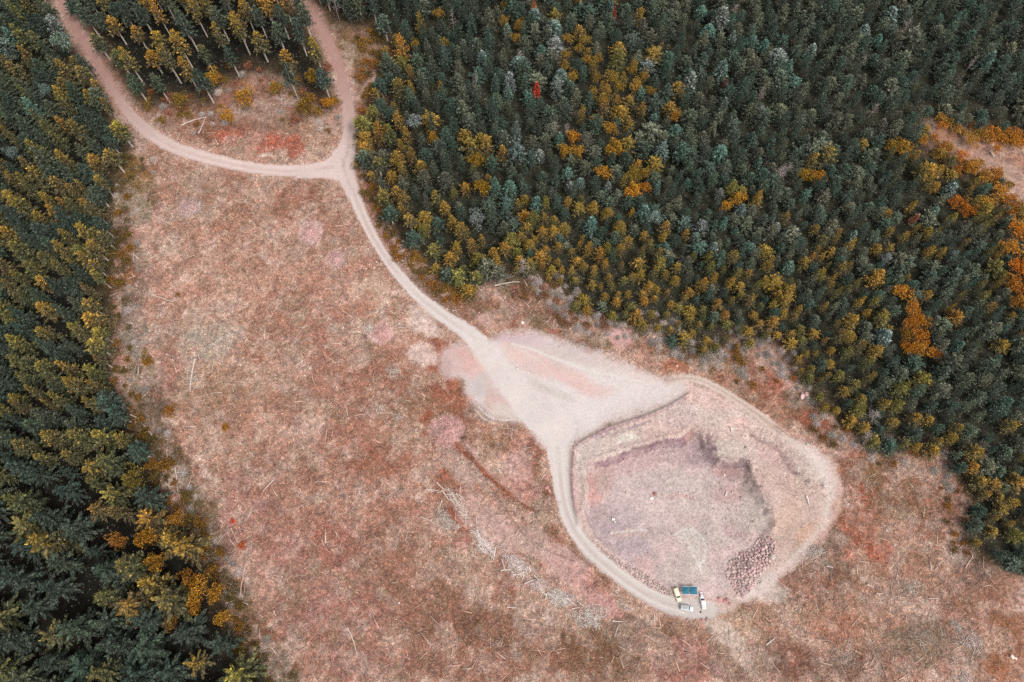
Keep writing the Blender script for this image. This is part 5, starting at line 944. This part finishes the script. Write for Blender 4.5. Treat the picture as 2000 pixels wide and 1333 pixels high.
# ------------------------------------------------------------------ logs
def log(px0, py0, px1, py1, r, label, tone=(226, 204, 192), name='log'):
    x0, y0 = (float(v) for v in at(px0, py0)); x1, y1 = (float(v) for v in at(px1, py1)); L = math.hypot(x1 - x0, y1 - y0)
    n = 9; rsl = random.Random(px0 * 31 + py0); a = math.atan2(y1 - y0, x1 - x0); zz = max(ground_z(x0, y0), ground_z(x1, y1), ground_z((x0 + x1) / 2, (y0 + y1) / 2)) + r + .12
    P = []; bow = rsl.uniform(-.05, .05) * L
    for i in range(n + 1): P.append((L * (i / n - .5), rsl.uniform(-.012, .012) * L * (0 < i < n) + bow * math.sin(math.pi * i / n), rsl.uniform(-.03, .05), r * (1.15 - .55 * i / n)))
    bm = bmesh.new(); rings = []
    for x, y, z, q in P: rings.append([bm.verts.new((x, y + math.cos(k * math.pi / 3.5) * q, z + math.sin(k * math.pi / 3.5) * q)) for k in range(7)])
    for i in range(n):
        for k in range(7): bm.faces.new((rings[i][k], rings[i][(k + 1) % 7], rings[i + 1][(k + 1) % 7], rings[i + 1][k]))
    bm.faces.new(rings[0][::-1]); bm.faces.new(rings[-1])
    for q in range(3):                                  # stubs of broken limbs
        i = rsl.randint(2, n - 1); x, y, z, q2 = P[i]; s_ = rsl.choice([-1, 1]); l_ = r * rsl.uniform(2, 5)
        b0 = [bm.verts.new((x + dx, y, z + dz_)) for dx, dz_ in ((-.3 * r, 0), (.3 * r, 0), (0, .35 * r))]; b1 = bm.verts.new((x + l_ * .6, y + s_ * l_, z + .2 * l_))
        for k in range(3): bm.faces.new((b0[k], b0[(k + 1) % 3], b1))
    me = bpy.data.meshes.new(name); bm.to_mesh(me); bm.free(); me.materials.append(LOGM)
    o = thing(name, label, 'log', ((x0 + x1) / 2, (y0 + y1) / 2, zz), a, None, me); o.color = (*[float(v) for v in C(*tone)], 1)
LOGM = stone_mat('log_wood')
PK = (214, 158, 148)
for a in [
 (297, 576, 340, 591, .24, 'long white log on the upper left of the clearing'), (321, 574, 309, 577, .15, 'short pink log above the long white one', PK), (382, 702, 372, 766, .34, 'thickest white log, lying upright in the left clearing'), (388, 692, 392, 705, .15, 'thin stick at the top of the thickest white log'), (385, 682, 367, 690, .16, 'pink log above the thickest white log', PK), (238, 789, 255, 800, .26, 'upper of three logs in line on the left forest edge'), (255, 811, 270, 819, .24, 'middle of three logs in line on the left forest edge'), (271, 821, 302, 856, .24, 'lowest of three logs in line on the left forest edge'),
 (609, 587, 567, 632, .12, 'long thin slanting log in the middle of the clearing', (204, 172, 152)), (574, 636, 571, 685, .12, 'thin upright pink log below the slanting one', PK), (629, 674, 652, 686, .14, 'short slanting log left of the round pink brush pile'), (609, 734, 619, 758, .12, 'thin log in the centre of the clearing'), (638, 839, 634, 870, .15, 'short upright white log in the central clearing'), (675, 870, 665, 890, .2, 'stubby peach log in the central clearing', (214, 170, 150)), (262, 496, 262, 513, .15, 'short upright log beside the mossy left strip'), (483, 496, 513, 500, .12, 'thin level log in the upper clearing'),
 (342, 915, 347, 953, .24, 'upright white log at the lower left forest edge'), (324, 946, 339, 951, .22, 'short white log crossing toward the upright one'), (347, 956, 352, 978, .12, 'thin continuation below the upright white log'), (535, 938, 514, 961, .22, 'white log slanting on the lower left clearing'), (482, 1098, 468, 1174, .28, 'long pink log near the lower left forest edge', (216, 170, 160)), (450, 1055, 460, 1067, .16, 'short white stick log above the long pink log'), (452, 1032, 456, 1043, .14, 'tiny white log beside the red shrub'), (448, 1134, 460, 1156, .2, 'short white log left of the long pink log'),
 (535, 1193, 538, 1203, .22, 'stubby white log in the lower left clearing'), (679, 1226, 697, 1278, .22, 'long white log slanting near the bottom of the clearing'), (602, 1261, 563, 1283, .15, 'pink log slanting near the bottom left', PK), (644, 1268, 651, 1318, .12, 'thin upright log near the bottom edge', PK), (440, 1163, 455, 1165, .2, 'white log poking out right of the orange trees, upper'), (441, 1178, 458, 1173, .22, 'white log poking out right of the orange trees, lower'),
 (821, 1009, 866, 1033, .16, 'long thin log left of the windrow'), (853, 943, 872, 960, .26, 'white log at the top of the windrow'), (833, 931, 839, 953, .18, 'thin white log above the windrow'), (839, 956, 858, 959, .22, 'level white log above the windrow'), (863, 958, 878, 979, .26, 'thick slanting log in the upper windrow'), (882, 963, 907, 1000, .26, 'longest log in the upper windrow'), (896, 966, 912, 985, .18, 'log right of the longest one in the windrow'), (990, 1186, 1011, 1188, .24, 'level white log below the windrow'), (1195, 1213, 1215, 1214, .24, 'level pink white log right of the grey brush pile'), (1038, 1219, 1056, 1228, .18, 'pink log low in the brown brush', PK), (1207, 1223, 1199, 1247, .15, 'thin peach log below the level pink white one'), (1260, 1240, 1282, 1255, .15, 'thin log below the quarry road'),
 (1614, 1106, 1627, 1109, .24, 'short white log right of the quarry, level'), (1694, 1142, 1707, 1148, .3, 'stubby white log in the right clearing'), (1712, 1159, 1725, 1160, .2, 'short level log right of the stubby white one'), (1775, 1147, 1806, 1141, .12, 'long thin grey stick log in the right clearing'), (1664, 1222, 1683, 1198, .12, 'thin slanting log in the lower right clearing'), (1496, 1260, 1513, 1247, .28, 'slanting white log at the bottom, right of centre'), (1481, 1280, 1484, 1262, .14, 'thin upright log left of the slanting white one'), (1896, 1289, 1905, 1263, .12, 'thin upright log near the bottom right'), (1592, 1250, 1618, 1251, .1, 'thin level stick in the lower right clearing'),
 (1574, 969, 1580, 988, .3, 'white leaning log on the right quarry terrace', (250, 244, 238)), (1427, 837, 1446, 839, .18, 'white level log on the upper quarry terrace', (248, 240, 232)), (1427, 836, 1429, 846, .3, 'stubby white log crossing the level one in the quarry', (248, 240, 232)), (1419, 968, 1422, 958, .3, 'short white log among the stones of the quarry floor', (246, 238, 232)), (966, 559, 1016, 552, .26, 'long white log lying along the mid forest edge', (240, 228, 214)), (355, 246, 405, 230, .3, 'mossy white log on the red ground between the roads'), (388, 262, 402, 228, .22, 'log slanting beside the mossy white one'), (1932, 297, 1940, 309, .5, 'pale log in the sandy opening at the right')]:
    log(*a[:5], a[5], *( [a[6]] if len(a) > 6 else []))

rr2 = random.Random(21); WN = [(846, 950), (880, 975), (905, 1010), (940, 1050), (975, 1085), (1010, 1112), (1050, 1140), (1090, 1160), (1150, 1195)]
for i in range(34):
    q = (i + .5) / 34 * (len(WN) - 1); j = int(q); fx = WN[j][0] + (WN[j + 1][0] - WN[j][0]) * (q - j) + rr2.uniform(-14, 14); fy = WN[j][1] + (WN[j + 1][1] - WN[j][1]) * (q - j) + rr2.uniform(-14, 14)
    an = R(rr2.choice([40, 55, 20, 100, -20])) + rr2.uniform(-.3, .3); l_ = rr2.uniform(6, 15)
    log(round(fx - math.cos(an) * l_), round(fy - math.sin(an) * l_ ), round(fx + math.cos(an) * l_), round(fy + math.sin(an) * l_), rr2.uniform(.14, .26), 'pale log tangled in the slash windrow, %s from its upper end' % (ORD[i] if i < 49 else 'number %d' % (i + 1)), (232, 214, 204))
# standing dead trunks at the forest fringe
for px, py, h, lab, rw in [(1021, 536, 13, 'tall bare standing trunk rising from the mid forest edge', 1.6), (976, 553, 9, 'broken bare trunk with split top at the mid forest edge', 2.2), (1682, 861, 8, 'bare dead tree on the fringe right of the quarry, lower', 1.3), (1697, 817, 8, 'bare dead tree on the fringe right of the quarry, upper', 1.3), (1082, 262, 9, 'pale dead tree left of the gold trio', 1), (1080, 240, 8, 'pale dead top in the mid forest, above another', 1), (1478, 232, 9, 'grey dead tree in the upper right forest', 1), (1530, 345, 10, 'pair of pale dead trees, right one', 1.3), (1516, 352, 10, 'pair of pale dead trees, left one', 1.3), (895, 212, 9, 'grey pink dead tree top left of the mid forest', 1), (1015, 125, 9, 'grey pink dead top near the teal firs', 1)]:
    x, y = (float(v) for v in at(px, py)); o = thing('dead_tree', lab, 'dead tree', (x, y, ground_z(x, y)), random.uniform(0, 6), 'bare dead trees'); o.scale = (rw, rw, h / 14)
    p = random.choice(SNAGS); link('trunk', p.trunk, o); link('branches', p.crown, o)

# ------------------------------------------------------------------ brush piles
def brush(px, py, rpx, n, label, tone, aspect=1.0, ang=0, hgt=1.0, long_=1.0, thick=1.0):
    x, y = (float(v) for v in at(px, py)); r = rpx * mpp(px, py); rs = np.random.RandomState(int(px * 7 + py)); a = rs.uniform(0, 6.28, n); q = rs.rand(n) ** .6 * r * (.72 + .22 * np.sin(a * 2 + px) + .2 * np.sin(a * 3 + py) + .16 * np.sin(a * 5 + px + py) + rs.normal(size=n) * .12)
    X = q * np.cos(a); Y = q * np.sin(a) * aspect; ca, sa = math.cos(R(ang)), math.sin(R(ang)); X, Y = X * ca - Y * sa, X * sa + Y * ca
    gz = height(x + X, y + Y) ; z0 = ground_z(x, y); Z = gz - z0 + rs.rand(n) * hgt * np.maximum(0, 1 - (q / r) ** 2) * .6 + .1
    ln = rs.uniform(.8, 2.6, n) * long_; rd = rs.uniform(.03, .09, n) * thick
    V, F, T = sticks(X, Y, Z, rs.uniform(0, 3.14, n) if aspect > .6 else rs.normal(size=n) * .7 + R(ang), ln, rd, rs.normal(size=n) * .22, C(*tone) * rs.uniform(.8, 1.75, n)[:, None])
    thing('brush_pile', label, 'brush pile', (x, y, z0), 0, 'heaps of cut branches', new_mesh('brush_pile', V, F, WOOD, False, {'tone': ('FLOAT_COLOR', np.clip(T, 0, 1))}))
for a in [(370, 405, 22, 500, 'grey-rimmed round brush pile at the top of the clearing', (206, 174, 168)), (607, 455, 22, 650, 'round pink brush pile left of the road', (224, 182, 174)), (657, 508, 17, 420, 'small pink brush pile below and right of another', (222, 182, 176)), (745, 652, 19, 560, 'dense pink round brush pile in the centre of the clearing', (226, 180, 172)), (878, 842, 28, 800, 'largest pink brush pile, left of the turning area', (226, 180, 172)),
 (722, 640, 16, 120, 'loose grey sticks left of the dense pink pile', (208, 196, 186)), (650, 640, 14, 110, 'loose pale sticks in the middle of the clearing', (208, 186, 170)), (770, 725, 22, 160, 'pale stick tangle below the dense pink pile', (214, 194, 180)), (776, 815, 14, 60, 'thin stick tangle in the brown part of the clearing', (216, 196, 180)), (742, 798, 14, 60, 'small stick tangle in the centre of the clearing', (216, 196, 180)), (376, 740, 18, 90, 'loose branches around the thickest white log', (200, 184, 172)),
 (1092, 1168, 40, 600, 'grey brush pile at the lower end of the windrow', (222, 210, 202), .4, -12), (1150, 1205, 40, 700, 'large grey brush tangle below the windrow', (216, 202, 192), .7, -10, .8), (872, 1018, 38, 480, 'grey brush along the left of the windrow', (206, 188, 176), .4, -45), (895, 985, 40, 380, 'long sticks in the upper windrow', (222, 196, 184), .3, -48, .8, 1.4), (945, 1062, 38, 560, 'sticks and slash in the middle windrow', (240, 222, 214), .5, -50), (1010, 1105, 44, 700, 'pale slash in the lower middle windrow', (236, 216, 208), .4, -38), (1050, 1142, 30, 420, 'pale slash near the lower windrow end', (222, 198, 190), .6, -30),
 (470, 1115, 16, 120, 'white forked branches near the lower left forest edge', (210, 190, 182)), (880, 540, 26, 260, 'grey bare branches below the golden trees by the road', (182, 166, 160), .6, -40), (1900, 1255, 26, 380, 'pale branch tangle in the lower right clearing', (206, 186, 176)), (1780, 1150, 26, 120, 'grey branch tangle in the right clearing', (196, 180, 168)), (1870, 1225, 24, 140, 'grey tangle above the pale one, lower right', (196, 180, 170), .5, -30), (1590, 1078, 22, 200, 'pale sticks on the dark ground right of the quarry', (196, 182, 172), .8), (1650, 1290, 40, 180, 'loose slash on the brown bottom ground', (186, 166, 154), .8, 20), (1880, 1330, 24, 130, 'grey branches at the bottom right edge', (200, 190, 182)), (1400, 1310, 30, 160, 'pink slash at the bottom edge', (206, 166, 156), .4, -50), (1800, 1245, 30, 120, 'slash in the darker lower right ground', (186, 166, 154))]:
    brush(*a)

# ------------------------------------------------------------------ shrubs on the fringes
BSH = [new_mesh('bare_shrub', *bareshrub(s)[:2], WOODB := stone_mat('shrub_wood') if s == 61 else WOODB) for s in (61, 62, 63)]
SHR = [proto('bush', *roundtree(s, 3.2, .05, .55, 16, 44, .3)) for s in (71, 72, 73)]
sh = []; rr = random.Random(9)
def fringe(n, box, fn, kind, lo, hi, tones, minsp):
    c = 0
    for _ in range(n * 40):
        if c >= n: break
        px, py = rr.uniform(box[0], box[2]), rr.uniform(box[1], box[3]); x, y = at(px, py); x, y = float(x), float(y)
        if not fn(px, py): continue
        if any((a - px) ** 2 + (b - py) ** 2 < minsp ** 2 for a, b, *_ in sh): continue
        a1, a2 = np.array([px]), np.array([py]); rd = min(dline(a1, a2, q)[0] for q in (ROAD_W, ROAD_N, ROAD_S, ROAD_Q, TRACK))
        if rd < 8 or dpoly(a1, a2, PAD)[0] < 6 or dpoly(a1, a2, PIT)[0] < 6: continue
        sh.append((px, py, kind, rr.uniform(lo, hi), rr.choice(tones))); c += 1
def near_edge(lo, hi, polys=None):
    def g(px, py):
        a1, a2 = np.array([px]), np.array([py]); d = min(dpoly(a1, a2, q, 80)[0] for q in (polys or (F_LEFT, F_MID, F_RIGHT))); return lo < d < hi
    return g
GREY = [(176, 164, 158), (160, 150, 140), (186, 170, 160), (150, 140, 134)]
fringe(110, (1040, 530, 1560, 760), near_edge(-34, 24, [F_RIGHT]), 'bare', 1.0, 2.0, GREY, 9)
fringe(24, (1540, 740, 1880, 960), near_edge(-20, 26, [F_RIGHT]), 'bare', 1.1, 2.0, GREY, 13)
fringe(26, (1000, 555, 1180, 640), near_edge(-10, 34, [F_RIGHT]), 'bush', 1.0, 1.9, [(168, 118, 92), (150, 108, 84), (176, 128, 108), (140, 104, 70)], 12)
fringe(64, (695, 40, 930, 600), near_edge(-4, 44, [F_RIGHT]), 'bush', 1.2, 2.8, [(150, 112, 48), (124, 98, 52), (110, 92, 56), (160, 108, 50)], 13)
fringe(110, (205, 300, 580, 1345), near_edge(-12, 30, [F_LEFT]), 'bush', .9, 2.6, [(120, 96, 44), (140, 100, 40), (104, 88, 48), (128, 108, 80)], 13)
fringe(30, (205, 300, 560, 1340), near_edge(-4, 50, [F_LEFT]), 'bare', .8, 1.6, GREY, 13)
fringe(22, (300, 140, 660, 290), near_edge(-30, 60, [F_MID]), 'bare', .9, 1.9, GREY, 13)
fringe(40, (280, 130, 665, 290), near_edge(-30, 50, [F_MID]), 'bush', 1.0, 2.6, [(150, 100, 60), (160, 104, 80), (140, 110, 52)], 13)
fringe(26, (1430, 660, 1900, 1100), near_edge(-6, 40, [F_RIGHT]), 'bush', .8, 1.7, [(150, 108, 52), (140, 96, 58), (124, 100, 60), (160, 110, 50)], 13)
fringe(46, (1815, 232, 2005, 450), lambda px, py: -13 < dpoly(np.array([px]), np.array([py]), OPEN_R)[0] < 10, 'bush', 1.4, 2.9, [(190, 126, 50), (176, 130, 58), (184, 120, 50), (160, 124, 56)], 9)
for px, py, r, tn, lab in [(443, 838, 1.6, (176, 120, 40), 'lone golden bush in the left part of the clearing'), (350, 577, 1.1, (150, 104, 50), 'small round golden bush right of the long white log'), (258, 487, 1.8, (150, 104, 34), 'golden bush beside the short upright log'), (292, 712, 1.9, (150, 104, 36), 'golden bush on the mossy strip at mid height'), (338, 805, 2.3, (158, 104, 40), 'round golden bush on the left strip'), (457, 1019, 1.0, (226, 84, 56), 'bright red small shrub in the lower left clearing'), (475, 1066, 1.4, (206, 104, 66), 'orange red shrub left of centre, lower clearing'), (402, 1246, 0, 0, 0), (1560, 690, 0, 0, 0), (1442, 708, 2.2, (140, 100, 36), 'olive golden bush left of the red soil patch'), (1436, 690, 1.8, (150, 104, 40), 'golden bush above the olive one, upper right of track'), (1548, 742, 1.5, (176, 112, 60), 'golden bush right of the red soil patch'), (700, 290, 0, 0, 0)]:
    if r: sh.append((px, py, 'bush', r, tn, lab))
ZN = [((1040, 1200), (540, 700), 'in the grey shrub belt above the pad'), ((1200, 1340), (600, 760), 'on the slope above the turning area'), ((1340, 1470), (620, 780), 'above the twin-rut track'), ((1470, 1640), (640, 900), 'on the fringe by the red soil patch'), ((1640, 1900), (760, 1140), 'on the lower right forest fringe'), ((1800, 2010), (200, 430), 'in the sandy opening'), ((690, 770), (0, 300), 'on the verge right of the northern road'), ((690, 800), (300, 480), 'on the verge below the junction'), ((780, 1050), (480, 660), 'on the slope right of the winding road'), ((200, 300), (280, 560), 'on the upper mossy left strip'), ((200, 330), (560, 800), 'on the left strip at mid height'), ((200, 400), (800, 960), 'on the left strip below mid height'), ((300, 450), (960, 1120), 'on the lower left forest edge'), ((400, 620), (1120, 1400), 'on the bottom left forest edge'), ((300, 480), (100, 300), 'between the upper roads, left part'), ((480, 680), (100, 300), 'between the upper roads, right part')]
cnt = {}; lab_l = []
for s_ in sorted(sh, key=lambda q: q[0]):
    px, py, kd, r, tn = s_[:5]
    if len(s_) > 5: lab = s_[5]
    else:
        w_ = next((z[2] for z in ZN if z[0][0] <= px <= z[0][1] and z[1][0] <= py <= z[1][1]), 'by the forest edge')
        key = (kd, w_); cnt[key] = cnt.get(key, 0) + 1; i = cnt[key] - 1
        lab = '%s %s, %s from the left' % ('bare grey shrub' if kd == 'bare' else 'leafy low bush', w_, ORD[i] if i < 49 else 'number %d' % (i + 1))
    x, y = (float(v) for v in at(px, py)); z = ground_z(x, y)
    if kd == 'bare':
        o = thing('bare_shrub', lab, 'shrub', (x, y, z), rr.uniform(0, 6), 'bare grey shrubs on the fringes', rr.choice(BSH)); o.scale = (r / 1.45,) * 3; o.color = (*[float(v) * 1.9 for v in C(*tn)], 1)
    else:
        p = rr.choice(SHR); o = thing('bush', lab, 'bush', (x, y, z - .2), rr.uniform(0, 6), 'low leafy bushes on the fringes', p.crown); o.scale = (r / 1.5,) * 2 + (r / 2.0,); o.color = (*T_(*tn), .8)

# ------------------------------------------------------------------ vehicles and canopies by the quarry road
PAINTS = {}
def vmat(n_, c, r=.35, m=0): 
    if n_ not in PAINTS: PAINTS[n_] = mat(n_, c, r, m, .06, 2.0)
    return PAINTS[n_]
GLASS = mat('car_glass', (.02, .025, .03), .08); TYRE = mat('tyre_rubber', (.02, .02, .02), .85); RIM = mat('wheel_rim', (.45, .45, .46), .4, .6); CHROME = mat('bumper_metal', (.35, .35, .36), .35, .6); LAMP = mat('lamp_glass', (.75, .72, .66), .15); TAILM = mat('tail_lamp_red', (.35, .02, .02), .2)
def loft(sections, m, name, parent, bev=.04):
    """sections: (x, half width bottom, half width top, z0, z1) across the car's length"""
    bm = bmesh.new(); rg = []
    for x, wb, wt, z0, z1 in sections: rg.append([bm.verts.new(p) for p in ((x, -wb, z0), (x, wb, z0), (x, wb, (z0 * .45 + z1 * .55)), (x, wt, z1), (x, -wt, z1), (x, -wb, (z0 * .45 + z1 * .55)))])
    for a, b in zip(rg[:-1], rg[1:]):
        for k in range(6): bm.faces.new((a[k], b[k], b[(k + 1) % 6], a[(k + 1) % 6]))
    bm.faces.new(rg[0]); bm.faces.new(rg[-1][::-1]); bmesh.ops.recalc_face_normals(bm, faces=bm.faces)
    bmesh.ops.bevel(bm, geom=list(bm.edges), offset=bev, segments=2, affect='EDGES', clamp_overlap=True)
    me = bpy.data.meshes.new(name); bm.to_mesh(me); bm.free(); me.materials.append(m)
    for p in me.polygons: p.use_smooth = True
    return link(name, me, parent)
def boxp(name, parent, m, x0, x1, y0, y1, z0, z1, bev=.01):
    bm = bmesh.new(); bmesh.ops.create_cube(bm, size=1.0)
    for v in bm.verts: v.co = Vector(((x0 + x1) / 2 + v.co.x * (x1 - x0), (y0 + y1) / 2 + v.co.y * (y1 - y0), (z0 + z1) / 2 + v.co.z * (z1 - z0)))
    if bev: bmesh.ops.bevel(bm, geom=list(bm.edges), offset=bev, segments=1, affect='EDGES', clamp_overlap=True)
    me = bpy.data.meshes.new(name); bm.to_mesh(me); bm.free(); me.materials.append(m); return link(name, me, parent)
def wheel(parent, x, y, r=.36, w_=.24):
    def cyl(rad, wd, m, nm, pr, loc):
        bm = bmesh.new(); bmesh.ops.create_cone(bm, cap_ends=True, segments=20, radius1=rad, radius2=rad, depth=wd, matrix=Matrix.Rotation(math.pi / 2, 4, 'X')); bmesh.ops.bevel(bm, geom=[e for e in bm.edges if len(e.link_faces) == 2 and e.calc_face_angle(0) > 1], offset=.03, segments=2, affect='EDGES')
        me = bpy.data.meshes.new(nm); bm.to_mesh(me); bm.free(); me.materials.append(m); o = link(nm, me, pr); o.location = loc; return o
    wh = cyl(r, w_, TYRE, 'wheel', parent, (x, y, r)); cyl(r * .6, w_ + .03, RIM, 'rim', wh, (0, 0, 0))
def vehicle(name, label, cat, px0, py0, px1, py1, length, width, height_, kind, paint, group):
    """front end at px1, py1"""
    x0, y0 = (float(v) for v in at(px0, py0)); x1, y1 = (float(v) for v in at(px1, py1)); cxv, cyv = (x0 + x1) / 2, (y0 + y1) / 2
    t = thing(name, label, cat, (cxv, cyv, ground_z(cxv, cyv) + .02), math.atan2(y1 - y0, x1 - x0), group); L = length / 2; W = width / 2; hb = .98; H_ = height_
    if kind == 'pickup':
        loft([(-L, W * .94, W * .93, .42, hb), (-L + .15, W, W * .97, .36, hb), (-.35, W, W * .97, .34, hb), (L - 1.3, W, W * .95, .34, hb + .02), (L - .25, W * .96, W * .88, .36, hb - .1), (L, W * .86, W * .8, .42, hb - .2)], paint, 'body', t)
        loft([(-.62, W * .93, W * .78, hb - .03, H_ - .06), (-.45, W * .93, W * .8, hb - .03, H_), (.75, W * .93, W * .8, hb - .03, H_), (1.45, W * .93, W * .84, hb - .03, hb + .06)], paint, 'cab', t, .03)
        bd = boxp('bed_cover', t, vmat('bed_cover_pale', (.62, .62, .6), .6), -L + .18, -.78, -W * .86, W * .86, hb + .01, hb + .09, .02)
        for q in range(3): boxp('rib', bd, CHROME, -L + .6 + q * .55, -L + .66 + q * .55, -W * .84, W * .84, hb + .095, hb + .12, 0)
        gx0, gx1, roof = -.62, .8, H_
    else:
        loft([(-L, W * .92, W * .9, .42, hb), (-L + .15, W, W * .96, .34, hb + .05), (0, W, W * .96, .32, hb + .05), (L - 1.35, W, W * .95, .32, hb + .03), (L - .25, W * .95, W * .88, .36, hb - .08), (L, W * .84, W * .78, .42, hb - .2)], paint, 'body', t)
        loft([(-L + .08, W * .9, W * .76, hb, H_ - .1), (-L + .4, W * .92, W * .8, hb, H_), (L - 2.1, W * .92, W * .8, hb, H_), (L - 1.35, W * .92, W * .84, hb, hb + .1)], paint, 'cabin', t, .03)
        gx0, gx1, roof = -L + .08, L - 2.1, H_
        if kind == 'rack':
            rk = boxp('roof_rack', t, CHROME, -L + .5, L - 2.3, -W * .66, W * .66, H_ + .05, H_ + .09, .005)
            for q in range(5): boxp('rail', rk, vmat('rack_rail_grey', (.3, .32, .33), .5), -L + .55 + q * .46, -L + .65 + q * .46, -W * .7, W * .7, H_ + .095, H_ + .14, 0)
    # windscreen, rear window, side windows: sloped panes just proud of the cab
    def pane(nm, q):
        bm = bmesh.new(); f_ = bm.faces.new([bm.verts.new(p) for p in q]); r_ = bmesh.ops.extrude_face_region(bm, geom=[f_]); n_ = f_.normal
        for v in r_['geom']:
            if isinstance(v, bmesh.types.BMVert): v.co += Vector((0, 0, .015))
        bmesh.ops.recalc_face_normals(bm, faces=bm.faces); me = bpy.data.meshes.new(nm); bm.to_mesh(me); bm.free(); me.materials.append(GLASS); link(nm, me, t)
    e = gx1 + (.72 if kind == 'pickup' else .77)
    pane('windscreen', [(gx1 + .1, -W * .74, roof - .05), (gx1 + .1, W * .74, roof - .05), (e - .05, W * .8, hb + .15), (e - .05, -W * .8, hb + .15)])
    pane('rear_window', [(gx0 - .035, -W * .66, hb + .2), (gx0 - .035, W * .66, hb + .2), (gx0 + .02, W * .66, roof - .15), (gx0 + .02, -W * .66, roof - .15)])
    n_ = 2 if kind == 'pickup' else 3; span = (gx1 - gx0 - .2) / n_
    for sd in (-1, 1):
        for q in range(n_):
            a = gx0 + .2 + q * span; b_ = a + span - .12
            pane('side_window', [(a, sd * W * .925, hb + .14), (b_, sd * W * .925, hb + .14), (b_, sd * W * .84, roof - .12), (a, sd * W * .84, roof - .12)])
        boxp('headlight', t, LAMP, L - .12, L - .0, sd * W * .6 - .14, sd * W * .6 + .14, .58, .74, .02); boxp('tail_light', t, TAILM, -L - .02, -L + .06, sd * W * .8 - .08, sd * W * .8 + .08, .6, .86, .01)
        boxp('mirror', t, paint, gx1 + .35, gx1 + .5, sd * (W + .02) - (.18 if sd < 0 else 0), sd * (W + .02) + (.18 if sd > 0 else 0), hb + .05, hb + .22, .02)
        wheel(t, L - .95, sd * (W - .12)); wheel(t, -L + .95, sd * (W - .12))
    boxp('bumper', t, CHROME, L - .02, L + .1, -W * .85, W * .85, .38, .54, .03); boxp('bumper', t, CHROME, -L - .1, -L + .02, -W * .85, W * .85, .38, .54, .03)
    return t
G_ = 'vehicles parked at the foot of the quarry'
vehicle('station_wagon', 'cream yellow long wagon parked left of the teal canopies', 'car', 1318, 1150, 1326.5, 1174.5, 5.1, 1.95, 1.62, 'wagon', vmat('cream_paint', (.78, .70, .48)), G_)
vehicle('off_road_car', 'silver white car with ribbed roof rack, lowest of the parked vehicles', 'car', 1329.5, 1186, 1352.5, 1190, 4.9, 1.9, 1.8, 'rack', vmat('silver_paint', (.66, .69, .7)), G_)
vehicle('pickup_truck', 'white pickup parked right of the canopies, nose to the top', 'pickup truck', 1374.5, 1187, 1370.5, 1169, 4.6, 1.75, 1.7, 'pickup', vmat('white_paint', (.8, .79, .77)), G_)
def trailer():
    x, y = (float(v) for v in at(1369.8, 1161.5)); t = thing('utility_trailer', 'small white trailer standing just above the white pickup', 'trailer', (x, y, ground_z(x, y) + .02), R(100), G_); wm = PAINTS['white_paint']
    boxp('deck', t, wm, -.8, .8, -.55, .55, .45, .52, .02)
    for sd in (-1, 1): boxp('side_panel', t, wm, -.8, .8, sd * .55 - .02, sd * .55 + .02, .53, .8, .01); wheel(t, 0, sd * .7, .28, .16)
    boxp('cargo', t, vmat('mauve_tarp', (.55, .4, .5), .8), -.5, .4, -.35, .35, .53, .85, .1); boxp('drawbar', t, CHROME, -1.6, -.8, -.05, .05, .4, .46, .01)
trailer()
TEALM = mat('teal_canvas', tuple(lin((44, 116, 140)) / 1.3), .75, 0, .15, 1.2); POLE = mat('white_pole', (.7, .7, .7), .5)
def canopy(px, py, w_, d_, label, rot):
    x, y = (float(v) for v in at(px, py, 2.2)); z = ground_z(x, y); t = thing('canopy_tent', label, 'canopy', (x, y, z), R(rot), 'teal pop-up canopies')
    bm = bmesh.new(); N = 12; g = [[None] * (N + 1) for _ in range(N + 1)]
    for i in range(N + 1):
        for j in range(N + 1):
            u = i / N * 2 - 1; v = j / N * 2 - 1; e = max(abs(u), abs(v)); hgt = 2.2 + .55 * (1 - e) ** .9 - .06 * math.sin((1 - e) * 3.14) - .05 * (1 - abs(abs(u) - abs(v))) * e
            g[i][j] = bm.verts.new((u * w_ / 2, v * d_ / 2, hgt))
    for i in range(N):
        for j in range(N): bm.faces.new((g[i][j], g[i + 1][j], g[i + 1][j + 1], g[i][j + 1]))
    # hanging valance with thickness
    ret = bmesh.ops.extrude_edge_only(bm, edges=[e for e in bm.edges if e.is_boundary])
    for v in ret['geom']:
        if isinstance(v, bmesh.types.BMVert): v.co.z -= .25; v.co.x *= 1.015; v.co.y *= 1.015
    bmesh.ops.solidify(bm, geom=list(bm.faces), thickness=.015)
    me = bpy.data.meshes.new('roof'); bm.to_mesh(me); bm.free(); me.materials.append(TEALM); link('roof', me, t)
    for a in (-1, 1):
        for b_ in (-1, 1):
            boxp('leg', t, POLE, a * (w_ / 2 - .05) - .025, a * (w_ / 2 - .05) + .025, b_ * (d_ / 2 - .05) - .025, b_ * (d_ / 2 - .05) + .025, 0, 2.18, .004)
            boxp('foot', t, POLE, a * (w_ / 2 - .02) - .12, a * (w_ / 2 - .02) + .12, b_ * (d_ / 2 - .02) - .12, b_ * (d_ / 2 - .02) + .12, 0, .03, .004)
    for b_ in (-1, 1): boxp('frame_bar', t, POLE, -w_ / 2 - .05, w_ / 2 + .05, b_ * (d_ / 2 + .02) - .04, b_ * (d_ / 2 + .02) + .04, 2.2, 2.26, .005)
canopy(1339.6, 1153.5, 2.5, 2.85, 'teal canopy tent, left of the two, beside the cream wagon', -2); canopy(1354.8, 1153.8, 2.55, 2.9, 'teal canopy tent, right of the two, beside the white trailer', -3)
